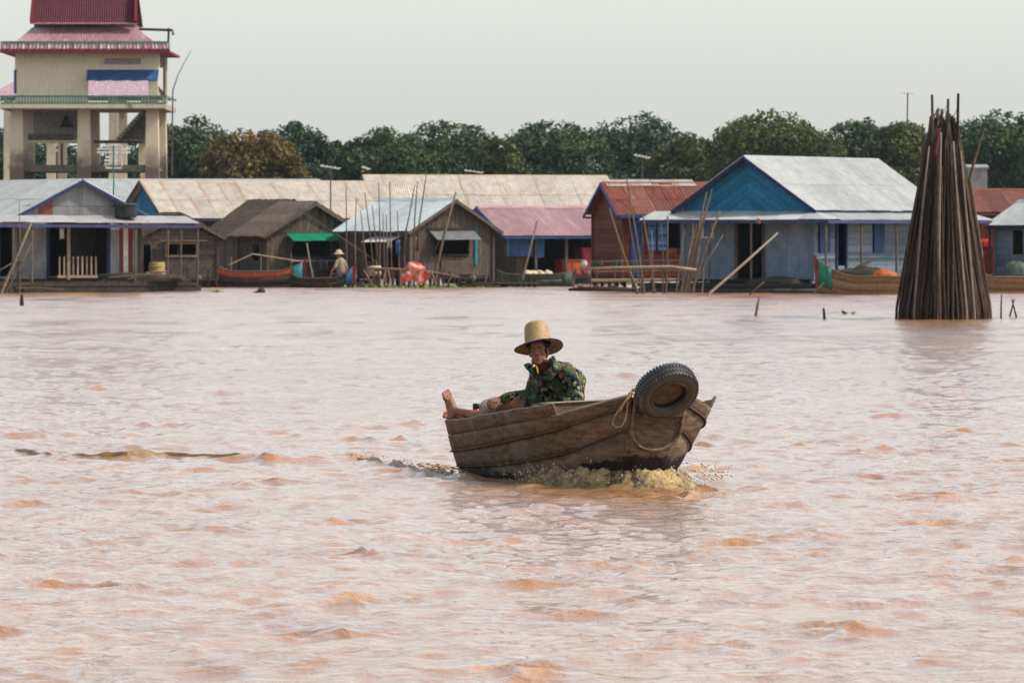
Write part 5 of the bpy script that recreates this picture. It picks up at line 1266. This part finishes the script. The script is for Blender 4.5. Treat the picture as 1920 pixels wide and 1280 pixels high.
# torn golden-brown ridge of the wake trailing away behind the stern
mk_w, t, b = node_mat('wake_water'); nw = noise(t, coords(t, (1,1,1), rand=False), 9, 5, .7)
t.links.new(ramp(t, nw, [(.35, (.14,.085,.024)), (.6, (.25,.155,.05)), (.78, (.36,.25,.10))]), b.inputs['Base Color']); b.inputs['Roughness'].default_value = .25; b.inputs['IOR'].default_value = 1.33; bump(t, b, nw, .6, .02)
WR = thing('wake_ridge', 'thin golden-brown ripple line trailing left behind the stern', 'wake', CREST2[2][:]); WR['kind'] = 'stuff'
def ridge(pts, hmax, dens_, ph):
    P_ = []
    for a, c_ in zip(pts[:-1], pts[1:]):
        n = max(2, int((c_-a).length/.02)); P_ += [a + (c_-a)*(i/n) for i in range(n)]
    rows = []
    for i, q in enumerate(P_):
        s_ = i*.02; amp = max(0, .42 + dens_*.8*mnoise.noise((s_*.9, ph, 1)) + .35*mnoise.noise((s_*2.7, ph, 7)) + .1*mnoise.noise((s_*7, ph, 3))); hgt = hmax*min(1.1, amp)
        q = q + Vector((0, .10*mnoise.noise((s_*1.3, ph, 5)) + .04*mnoise.noise((s_*5, ph, 9)), 0))
        row = []
        for k in range(9):
            f = k/8; y = (f-.45)*(.10+.14*min(1, amp)); row.append(Vector((q.x, q.y - y, -.05 + (hgt+.05+.02*amp)*math.sin(f*math.pi)**1.2 + .008*amp*mnoise.noise((s_*12, f*5, ph)))))
        rows.append(row)
    mk('ridge', MB().grid(rows), mk_w, WR, True, world=True)
ridge(CREST1, .085, .5, 2.0); ridge(CREST2, .075, .8, 11.0)
# foam crumbs on the wake ridge behind the stern
WK = thing('wake_foam', 'thin line of yellow-brown foam on the wake behind the stern', 'foam', CREST1[1][:]); WK['kind'] = 'stuff'
mbd = MB()
for i in range(140):
    f = rd.random()**1.3*(len(CREST1)-1); k = min(int(f), len(CREST1)-2); q = CREST1[k]*(1-f+k) + CREST1[k+1]*(f-k)
    p = q + Vector((rd.gauss(0,.03), rd.gauss(0,.06), 0)); p.z = .03 + rd.uniform(0,.05); r_ = rd.uniform(.004,.012)*(1-.08*f); mbd.ell(p, (r_*2.0, r_*1.4, r_*.6), None, 7, 5)
mk('foam', mbd, M['churned'], WK, True, world=True)
# ------------------------------------------------------------------ the man in the boat
def fuse(name, mb, mat, parent, voxel, smooth=4, post=None, factor=.5):
    """weld overlapping shapes into one continuous skin"""
    q = parent; L = Vector((0,0,0))
    while q is not None: L = L + q.location; q = q.parent
    me = mesh_of(name, mb, None, True, True); o = link(name + '_tmp', me)
    r_ = o.modifiers.new('r', 'REMESH'); r_.mode = 'VOXEL'; r_.voxel_size = voxel; r_.use_smooth_shade = True
    s_ = o.modifiers.new('s', 'SMOOTH'); s_.iterations = smooth; s_.factor = factor
    dg = bpy.context.evaluated_depsgraph_get(); dg.update()
    m2 = bpy.data.meshes.new_from_object(o.evaluated_get(dg)); m2.name = name
    bpy.data.objects.remove(o); bpy.data.meshes.remove(me)
    n = len(m2.vertices); co = np.empty(n*3, np.float32); m2.vertices.foreach_get('co', co); co = co.reshape(-1,3)
    if post is not None:
        nn = np.empty(n*3, np.float32); m2.vertices.foreach_get('normal', nn); co = post(co, nn.reshape(-1,3)).astype(np.float32)
    co = co - np.array(L, np.float32)
    m2.vertices.foreach_set('co', co.ravel()); m2.update()
    m2.polygons.foreach_set('use_smooth', np.ones(len(m2.polygons), bool))
    m2.materials.clear(); m2.materials.append(mat)
    return link(name, m2, parent)
M['skin'] = surf('skin', (.18,.072,.036), (.24,.10,.05), 12, rough=.5, rand=0, bmp=.08, spec=.35)
M['lip'] = surf('lip', (.15,.045,.035), (.18,.055,.045), 12, rough=.45, rand=0, bmp=0)
M['hair'] = surf('hair', (.008,.007,.006), (.02,.016,.014), 30, (1,1,4), .5, 0, .5)
M['eye_white'] = surf('eye_white', (.34,.30,.27), (.38,.34,.31), 5, rough=.3, rand=0, bmp=0)
# camouflage cloth
mc, t, b = node_mat('camouflage'); v = coords(t, (1,1,1.25), rand=False)
n1_ = noise(t, v, 10, 2, .5, .8); n2_ = noise(t, coords(t, (1.3,1,1), rand=False), 13, 2, .5, 1.0); n3_ = noise(t, coords(t, (1,1.2,1.4), rand=False), 16, 2, .5, .9)
c = ramp(t, n1_, [(0,(.042,.11,.052)),(.49,(.042,.11,.052)),(.50,(.035,.058,.040))], 'CONSTANT')
c = mixc(t, ramp(t, n2_, [(0,(0,0,0)),(.555,(1,1,1))], 'CONSTANT'), c, (.26,.22,.10))
c = mixc(t, ramp(t, n3_, [(0,(0,0,0)),(.54,(1,1,1))], 'CONSTANT'), c, (.12,.062,.048))
c = mixc(t, ramp(t, noise(t, coords(t, (1,1,1), rand=False), 14.5, 2, .5, 1.2), [(0,(0,0,0)),(.56,(1,1,1))], 'CONSTANT'), c, (.012,.012,.017))
t.links.new(c, b.inputs['Base Color']); b.inputs['Roughness'].default_value = .9; b.inputs['Specular IOR Level'].default_value = .1
bump(t, b, noise(t, v, 55, 4), .25, .004); M['camo'] = mc
MAN = thing('person', 'person in camouflage jacket and straw hat reclining barefoot in the boat', 'person', P(1050,775,43.35))
J = P
# joints
pel = J(1052,778,43.38); spi = J(1060,745,43.44); che = J(1049,712,43.38); nek = J(1026,692,43.30)
Hc = J(1010,660,43.20)
shL, elL, wrL = J(1068,703,43.18), J(1082,748,43.08), J(1040,778,42.98)
shR, elR, wrR = J(1008,705,43.50), J(996,742,43.54), J(938,748,43.58)
hiR, knR, anR = J(1036,778,43.50), J(968,759,43.50), J(874,784,43.98)
hiL, knL, anL = J(1046,782,43.24), J(948,786,43.36), J(853,770,43.90)
# head frame: x image right, y towards the camera, z up
hz = Vector((-.10,.16,1)).normalized(); hy = Vector((-.22,-1,.0)); hy = (hy - hz*hy.dot(hz)).normalized(); hx = hy.cross(hz).normalized()
if hx.x < 0: hx = -hx
HM = Matrix((hx, hy, hz)).transposed()
def hp(x, y, z): return Hc + HM @ Vector((x, y, z))
def build_hand(mb, wrist, fdir, palm_n, thumb_side, curl, sc=1.0):
    """palm plus five unequal, jointed fingers; fdir along the hand, palm_n out of the palm, thumb_side towards the thumb"""
    f = fdir.normalized(); pn = (palm_n - f*palm_n.dot(f)).normalized(); ts = thumb_side - f*thumb_side.dot(f) - pn*thumb_side.dot(pn); ts.normalize()
    for u in (-.028, -.01, .01, .028): mb.cap(wrist + f*.01 + ts*u*.7, wrist + f*.085*sc + ts*u, .014, .0125, 10, 4)
    for i, (u, ln) in enumerate(((.031,.072),(.0105,.082),(-.0105,.076),(-.031,.060))):
        p = wrist + f*.088*sc + ts*u; d = f.copy(); ang = 0
        for seg, fr in enumerate((.42,.32,.26)):
            ang += curl[min(seg, len(curl)-1)]*(1+.06*i)
            d = (f*math.cos(ang) + pn*math.sin(ang)).normalized(); q = p + d*ln*fr*sc
            mb.cap(p, q, .0092-.0008*seg, .0088-.0008*seg, 9, 3); p = q
    p = wrist + f*.03 + ts*.032; d = (f*.75 + ts*.6 + pn*.35).normalized()
    for ln, r_ in ((.035,.0125),(.032,.0105),(.026,.0095)):
        q = p + d*ln*sc; mb.cap(p, q, r_, r_*.92, 9, 3); p = q; d = (d + f*.35 + pn*.25 - ts*.15).normalized()
mb = MB()
# head
mb.ell(hp(0,-.012,.036), (.074,.090,.083), HM); mb.ell(hp(0,.010,-.028), (.061,.070,.086), HM); mb.ell(hp(0,.036,-.080), (.036,.036,.030), HM); mb.ell(hp(0,.050,-.094), (.021,.020,.016), HM)
for s in (-1, 1):
    mb.ell(hp(s*.040,.052,-.014), (.024,.024,.021), HM); mb.ell(hp(s*.045,.012,-.070), (.021,.034,.027), HM); mb.ell(hp(s*.073,-.010,-.006), (.010,.019,.031), HM)
    mb.ell(hp(s*.0135,.082,-.026), (.0105,.011,.0085), HM); mb.cap(hp(s*.012,.073,.028), hp(s*.044,.058,.024), .0115, .010, 10, 4)
mb.cap(hp(0,.074,.020), hp(0,.096,-.021), .0095, .0140, 12, 4); mb.ell(hp(0,.070,.05), (.045,.018,.03), HM)
mb.cap(hp(-.020,.070,-.052), hp(.020,.070,-.052), .0078, .0078, 10, 4); mb.cap(hp(-.017,.070,-.065), hp(.017,.070,-.065), .0088, .0088, 10, 4)
mb.cap(hp(0,-.02,-.07), nek + Vector((0,0,-.01)), .052, .060, 16); mb.cap(hp(0,-.02,-.07)+Vector((0,.01,0)), nek + Vector((0,.03,-.02)), .05, .062, 16)
# trunk inside the clothes
mb.cap(nek, che, .075, .125, 18); mb.cap(che, spi, .125, .115, 18); mb.cap(spi, pel, .115, .125, 18); mb.cap(shL, shR, .058, .058, 14); mb.cap(hiL, hiR, .085, .085, 14)
# arms
mb.cap(shL, elL, .050, .040); mb.cap(elL, wrL, .040, .026); mb.cap(shR, elR, .050, .040); mb.cap(elR, elR*.55+wrR*.45, .039, .037); mb.cap(elR*.55+wrR*.45, wrR, .037, .026)
build_hand(mb, wrR, (J(905,757,43.50)-wrR), Vector((.1,.25,-1)), Vector((-.3,-1,.1)), (.55,.95,.7))
build_hand(mb, wrL, Vector((-1,.2,-.1)), Vector((0,0,-1)), Vector((.1,.8,.2)), (.35,.5,.4))
# legs
for hi, kn, an in ((hiR, knR, anR), (hiL, knL, anL)):
    mb.cap(hi, kn, .082, .054, 18); calf = kn*.66+an*.34 + Vector((.01,.015,-.016)); mb.ell(kn + Vector((0,-.01,.012)), (.045,.045,.045))
    mb.cap(kn, calf, .050, .050, 16); mb.cap(calf, an, .048, .030, 16)
def foot(an, toe, side, heel_dir):
    """sole runs heel->toe; side = direction of the little toe"""
    f = (toe - an).normalized(); side = (side - f*side.dot(f)).normalized(); dn = f.cross(side); 
    if dn.dot(heel_dir) < 0: dn = -dn
    heel = an + heel_dir*.042 - f*.02; L = .205
    mb.ell(heel, (.033,.033,.033)); mb.cap(an, heel, .036, .034, 14)
    mid = an + f*.10 + dn*.020; ball = heel + f*L*.74 - dn*.012
    mb.cap(an + dn*.01, mid, .039, .035, 14); mb.cap(heel, ball, .034, .030, 14); mb.cap(mid, ball, .034, .028, 14)
    for u in (-.032,-.012,.010,.030): mb.cap(mid + side*u*.6, ball + side*u, .024, .019, 12)
    for i, (u, ln, r_) in enumerate(((-.038,.056,.0165),(-.014,.052,.0115),(.006,.046,.0110),(.024,.039,.0105),(.040,.031,.0100))):
        p = ball + f*.012 + side*u; q = p + f*ln*.55 - dn*.004; e = q + f*ln*.5 + dn*.006
        mb.cap(p, q, r_*.95, r_, 10, 3); mb.cap(q, e, r_, r_*.92, 10, 3)
foot(anL, J(841,732,43.95), Vector((-.6,-.7,-.1)), Vector((-.62,.25,-.55)).normalized())
foot(anR, J(812,764,44.10), Vector((-.55,-.75,-.2)), Vector((-.35,.2,-.9)).normalized())
body = fuse('body', mb, M['skin'], MAN, .0042, 3)
# features
for s in (-1, 1):
    e = mk('eye', MB().ell(hp(s*.0305,.0655,.008), (.0125,.0075,.0052), HM, 12, 8), M['eye_white'], MAN, True, world=True)
    mk('iris', MB().ell(hp(s*.0305,.0715,.008), (.0058,.0030,.0050), HM, 10, 6), M['hair'], e, True, world=True)
    mk('eyebrow', MB().tube([hp(s*.012,.0835,.026), hp(s*.030,.0755,.032), hp(s*.048,.0625,.026)], [.0040,.0048,.003], 7), M['hair'], MAN, True, world=True)
mk('mouth_line', MB().tube([hp(-.025,.0705,-.0605), hp(0,.0785,-.0585), hp(.025,.0705,-.0605)], [.0028,.0036,.0028], 6), M['hair'], MAN, True, world=True)
mk('moustache', MB().tube([hp(-.019,.0735,-.0455), hp(0,.0785,-.0415), hp(.019,.0735,-.0455)], [.0012,.0020,.0012], 6), M['hair'], MAN, True, world=True)
hb = MB().ell(hp(0,-.022,.038), (.081,.090,.088), HM); hb.ell(hp(0,-.050,-.015), (.068,.055,.06), HM)
for s in (-1, 1): hb.cap(hp(s*.068,.020,.03), hp(s*.070,.018,-.004), .012, .008, 8, 3)
fuse('hair', hb, M['hair'], MAN, .006, 2)
# jacket
def wrinkle(amp, sc, seed):
    def f(co, nn):
        d = np.array([mnoise.noise((c[0]*sc+seed, c[1]*sc, c[2]*sc*.6)) + .5*mnoise.noise((c[0]*sc*2.3, c[1]*sc*2.3+seed, c[2]*sc*1.4)) for c in co])
        return co + nn*(d*amp)[:,None]
    return f
sb = MB()
sb.cap(nek + Vector((.012,.01,-.035)), che, .088, .150, 20); sb.cap(che + Vector((.01,.0,.0)), spi + Vector((.01,0,0)), .150, .150, 20); sb.cap(spi, pel + Vector((0,0,.02)), .150, .152, 20)
sb.cap(che*.6 + shL*.4, shL, .10, .074, 16); sb.cap(che*.6 + shR*.4, shR, .10, .072, 16); sb.cap(J(1015,742,43.36), J(1022,765,43.38), .105, .12, 16); sb.ell(J(1082,722,43.42), (.075,.09,.13))
sb.cap(nek + Vector((.03,.02,-.02)), shL + Vector((-.02,0,.012)), .055, .062, 16)
sb.ell(J(1003,698,43.30), (.05,.05,.05)); sb.cap(J(1010,704,43.32), J(1014,716,43.32), .055, .08, 16); sb.cap(shL, elL, .076, .062, 16); sb.cap(elL, elL*.35+wrL*.65, .060, .046, 16); sb.cap(elL*.35+wrL*.65, elL*.15+wrL*.85, .048, .045, 14)
sb.cap(shR, elR, .074, .060, 16); sb.cap(elR, elR*.3+wrR*.7, .058, .046, 16); sb.cap(elR*.3+wrR*.7, elR*.16+wrR*.84, .047, .043, 14)
fuse('jacket', sb, M['camo'], MAN, .008, 3, wrinkle(.013, 15, 3))
# collar: two open flaps and the stand at the back
def flap(pts, name='collar', th=.006): 
    return mk(name, MB().slab(pts, lambda i, k: Vector((.0,th,.002))), M['camo'], MAN, True, world=True, fixn=True)
flap([[J(1031,684,43.12), J(1026,693,43.10), J(1018,703,43.09)], [J(1040,686,43.09), J(1036,699,43.07), J(1025,711,43.06)], [J(1045,695,43.09), J(1040,706,43.07), J(1031,713,43.06)]])
flap([[J(1000,683,43.20), J(999,692,43.16), J(1002,702,43.13)], [J(990,680,43.20), J(992,690,43.17), J(997,701,43.15)], [J(982,684,43.21), J(985,690,43.20), J(992,697,43.18)]])
flap([[J(1026,676,43.10), J(1034,668,43.14), J(1039,667,43.26), J(1034,668,43.40)], [J(1031,686,43.08), J(1041,680,43.11), J(1046,679,43.25), J(1040,680,43.41)], [J(1038,698,43.06), J(1050,694,43.09), J(1056,692,43.24), J(1050,692,43.42)]])
mk('placket', MB().slab([[J(1003,703,43.20), J(1010,704,43.16), J(1019,706,43.12)], [J(1003,725,43.22), J(1010,726,43.19), J(1017,727,43.17)], [J(1004,750,43.22), J(1010,752,43.20), J(1016,752,43.19)]], lambda i, k: Vector((0,.006,0))), M['camo'], MAN, True, world=True, fixn=True)
M['yellow_strap'] = surf('yellow_strap', (.42,.20,.01), (.5,.26,.015), 8, rough=.7, rand=0, bmp=.1)
mk('strap', MB().tube([J(1004,685,43.12), J(1007,690,43.10), J(1008,697,43.085), J(1009,701,43.09)], [.005,.007,.008,.006], 7), M['yellow_strap'], MAN, True, world=True)
mk('undershirt', MB().ell(J(1008,697,43.24), (.048,.045,.055)), M['dark_cloth'], MAN, True, world=True)
# dark shorts
tb_ = MB(); tb_.cap(hiL, hiL*.30+knL*.70, .098, .076, 18); tb_.cap(hiR, hiR*.34+knR*.66, .098, .074, 18); tb_.cap(hiL, hiR, .105, .105, 16); tb_.cap(pel, spi*.3+pel*.7, .135, .14, 16)
fuse('shorts', tb_, M['dark_cloth'], MAN, .010, 3, wrinkle(.008, 18, 8))

# ---- straw hat (worn, a thing of its own)
HAT = thing('straw_hat', 'tall-crowned woven straw hat with purple edging worn by the boatman', 'hat', hp(0,-.012,.066))
tb2 = R(-6); hz2 = (hz + Vector((-.02,.20,0))).normalized(); hy2 = (hy - hz2*hy.dot(hz2)).normalized(); hx2 = hy2.cross(hz2).normalized()
if hx2.x < 0: hx2 = -hx2
HM2 = Matrix((hx2, hy2, hz2)).transposed()
mst, t, b = node_mat('straw')
uvn = t.nodes.new('ShaderNodeUVMap'); mp = t.nodes.new('ShaderNodeMapping'); mp.inputs['Scale'].default_value = (1,1,1); t.links.new(uvn.outputs[0], mp.inputs[0])
br = t.nodes.new('ShaderNodeTexBrick'); br.inputs['Scale'].default_value = 1.0; br.inputs['Brick Width'].default_value = .030; br.inputs['Row Height'].default_value = .0155; br.inputs['Mortar Size'].default_value = .0022
br.inputs['Color1'].default_value = (.50,.35,.15,1); br.inputs['Color2'].default_value = (.36,.23,.09,1); br.inputs['Mortar'].default_value = (.13,.075,.03,1); br.offset = .5
t.links.new(mp.outputs[0], br.inputs['Vector'])
t.links.new(br.outputs['Color'], b.inputs['Base Color']); b.inputs['Roughness'].default_value = .6; bump(t, b, br.outputs['Fac'], -.6, .004); M['straw'] = mst
def lathe(name, prof, nth, mat, par, weave=0, Mx=HM2, oval=1.0):
    mb = MB(); rows = []; S = [0]
    for (r0,z0_), (r1,z1_) in zip(prof[:-1], prof[1:]): S.append(S[-1] + math.hypot(r1-r0, z1_-z0_))
    for j, (r_, z_) in enumerate(prof):
        row = []
        for i in range(nth+1):
            a = 2*math.pi*i/nth; w_ = weave*math.sin(a*34 + (j % 2)*math.pi)
            dr = .010*math.sin(2*a+.6)*max(0, (r_-.12)/.08)   # uneven brim
            row.append(Mx @ Vector(((r_+w_)*math.cos(a), (r_+w_)*math.sin(a)*oval, z_ + dr)))
        rows.append(row)
    me_ = mesh_of(name, mb.grid(rows), mat, True)
    uv = me_.uv_layers.new(name='uv'); n1 = nth+1
    for lp in me_.loops: 
        j, i = divmod(lp.vertex_index, n1); uv.data[lp.index].uv = (i/nth*.62, S[j])
    return link(name, me_, par)
def dens(prof, k):
    out = []
    for (a, b_), (c_, d_) in zip(prof[:-1], prof[1:]):
        out += [(a+(c_-a)*i/k, b_+(d_-b_)*i/k) for i in range(k)]
    return out + [prof[-1]]
crown = dens([(.106,.0),(.105,.05),(.101,.10),(.095,.145),(.086,.168),(.068,.182),(.035,.188),(.001,.189)], 4)
lathe('crown', crown, 136, M['straw'], HAT, .0016)
brim = dens([(.106,.003),(.125,.0),(.150,-.006),(.175,-.015),(.195,-.026)], 4); lathe('brim', brim, 136, M['straw'], HAT, .0012)
lathe('brim_underside', [(r_, z_-.005) for r_, z_ in brim][::-1], 136, M['straw'], HAT, .0012)
M['purple_edge'] = surf('purple_edge', (.035,.02,.09), (.06,.03,.14), 8, rough=.7, rand=0, bmp=0)
mk('edging', MB().tube([HM2 @ Vector((.196*math.cos(a), .196*math.sin(a), -.0285+.010*math.sin(2*a+.6)*.95)) for a in np.linspace(0, 2*math.pi, 61)], .0052, 6, False), M['purple_edge'], HAT, True)

# ---- paddle under his hand, bottle
PD = thing('paddle', 'grey wooden paddle held under the hand of the person in the boat', 'paddle', J(915,762,43.62))
pb = []
a0, a1 = J(903,760,43.62), J(992,742,43.66); ax_ = (a1-a0).normalized(); sd_ = Vector((.15,-.15,1)); sd_ = (sd_ - ax_*sd_.dot(ax_)).normalized()
rows = []
for f, w_ in ((-.02,.012),(.0,.055),(.03,.075),(.10,.082),(.18,.076),(.24,.05),(.28,.022)):
    c0 = a0 + ax_*f + Vector((0,0,-.035)) + Vector((0,0,.03*f)); rows.append([c0 - sd_*w_, c0, c0 + sd_*w_])
M['paddle_wood'] = surf('paddle_wood', (.24,.22,.20), (.36,.33,.29), 6, (1,1,4), .8, 0, .3)
mk('blade', MB().slab(rows, lambda i, k: Vector((0,.016,0))), M['paddle_wood'], PD, True, world=True, fixn=True)
mk('shaft', MB().tube([a0 + ax_*.2 + Vector((0,0,-.012)), a1, a1 + ax_*.22], .014, 8), M['paddle_wood'], PD, True, world=True)
BTL = thing('bottle', 'red bottle with a black cap standing behind the bare legs', 'bottle', J(893,798,43.80))
def lat(par, nm, prof, mat): return mk(nm, MB().grid([[(r_*math.cos(a), r_*math.sin(a), z) for a in np.linspace(0, 2*math.pi, 19)[:-1]] for r_, z in prof], True), mat, par, True)
M['red_plastic'] = surf('red_plastic', (.42,.012,.018), (.5,.02,.025), 4, rough=.3, rand=0, bmp=0, spec=.5)
lat(BTL, 'body', [(0,0),(.032,0),(.034,.01),(.034,.115),(.030,.135),(.026,.14)], M['red_plastic']); lat(BTL, 'cap', [(.026,.138),(.029,.14),(.029,.178),(.026,.183),(0,.184)], M['black_rubber_tub'])
# pale rope lying on the stern edge
tag(mk('mooring_line', MB().tube([J(862,785,43.9), J(872,789,43.86), J(884,788,43.8), J(895,789,43.76), J(900,792,43.7), J(905,797,43.72)], .006, 6), M['white_paint'], None, True), 'thin white line lying along the stern edge of the boat', 'rope')

# ------------------------------------------------------------------ distant seated figure
dS = WD(539) + .05
F2 = thing('person', 'person in pale shirt and hat sitting in the low dark boat', 'person', P(640,524,dS))
K = lambda x, y, dd=0: P(x, y, dS+dd)
mb = MB(); mb.ell(K(635,477), (.085,.095,.115)); mb.cap(K(635,482), K(638,489), .05, .055); mb.cap(K(638,489), K(640,512), .13, .14); mb.cap(K(640,512), K(640,520), .14, .15)
mb.cap(K(645,490), K(650,503), .05, .04); mb.cap(K(650,503), K(643,511,-.15), .04, .03); mb.cap(K(632,490,-.1), K(628,502,-.15), .05, .04); mb.cap(K(628,502,-.15), K(622,508,-.2), .04, .03)
mb.cap(K(638,519,-.06), K(622,514,-.1), .07, .055); mb.cap(K(622,514,-.1), K(618,524,-.12), .05, .035); mb.cap(K(618,524,-.12), K(613,524,-.14), .035, .028); mb.cap(K(642,519,.06), K(627,514,.1), .07, .055); mb.cap(K(627,514,.1), K(622,524,.1), .05, .035)
mb.ell(K(621,509,-.2), (.04,.03,.04)); mb.ell(K(642,511,-.16), (.04,.03,.04)); mb.ell(K(631,477,-.02), (.02,.02,.02))
fuse('body', mb, M['skin'], F2, .016, 2)
sb = MB(); sb.cap(K(638,490), K(640,514), .15, .165); sb.cap(K(645,490), K(650,502), .065, .058); sb.cap(K(632,490,-.1), K(628,501,-.15), .065, .058); fuse('shirt', sb, M['shirt_pale'], F2, .018, 2)
sb = MB(); sb.cap(K(638,519,-.06), K(625,515,-.1), .085, .07); sb.cap(K(642,519,.06), K(630,515,.1), .085, .07); sb.cap(K(640,516), K(640,521), .165, .165); fuse('trousers', sb, M['dark_cloth'], F2, .018, 2)
ht = thing('sun_hat', 'yellowish hat on the person sitting in the low dark boat', 'hat', K(635,474))
lat(ht, 'crown', [(.115,0),(.11,.06),(.08,.10),(0,.115)], M['sack']); lat(ht, 'brim', [(.11,.004),(.20,-.03),(.20,-.04),(.10,-.006)], M['sack'])
# ------------------------------------------------------------------ thin haze over the river
mz = bpy.data.materials.new('haze_air'); mz.use_nodes = True; t = mz.node_tree; t.nodes.clear()
ov = t.nodes.new('ShaderNodeOutputMaterial'); pv = t.nodes.new('ShaderNodeVolumePrincipled')
pv.inputs['Color'].default_value = (.74, .86, .98, 1); pv.inputs['Density'].default_value = .00007; pv.inputs['Anisotropy'].default_value = .3
t.links.new(pv.outputs[0], ov.inputs['Volume'])
hz_ = mk('haze', MB().box(-9500, 9500, -200, 9500, -2.0, 26), mz); tag(hz_, 'thin pale haze in the air over the river', 'haze', kind='stuff')
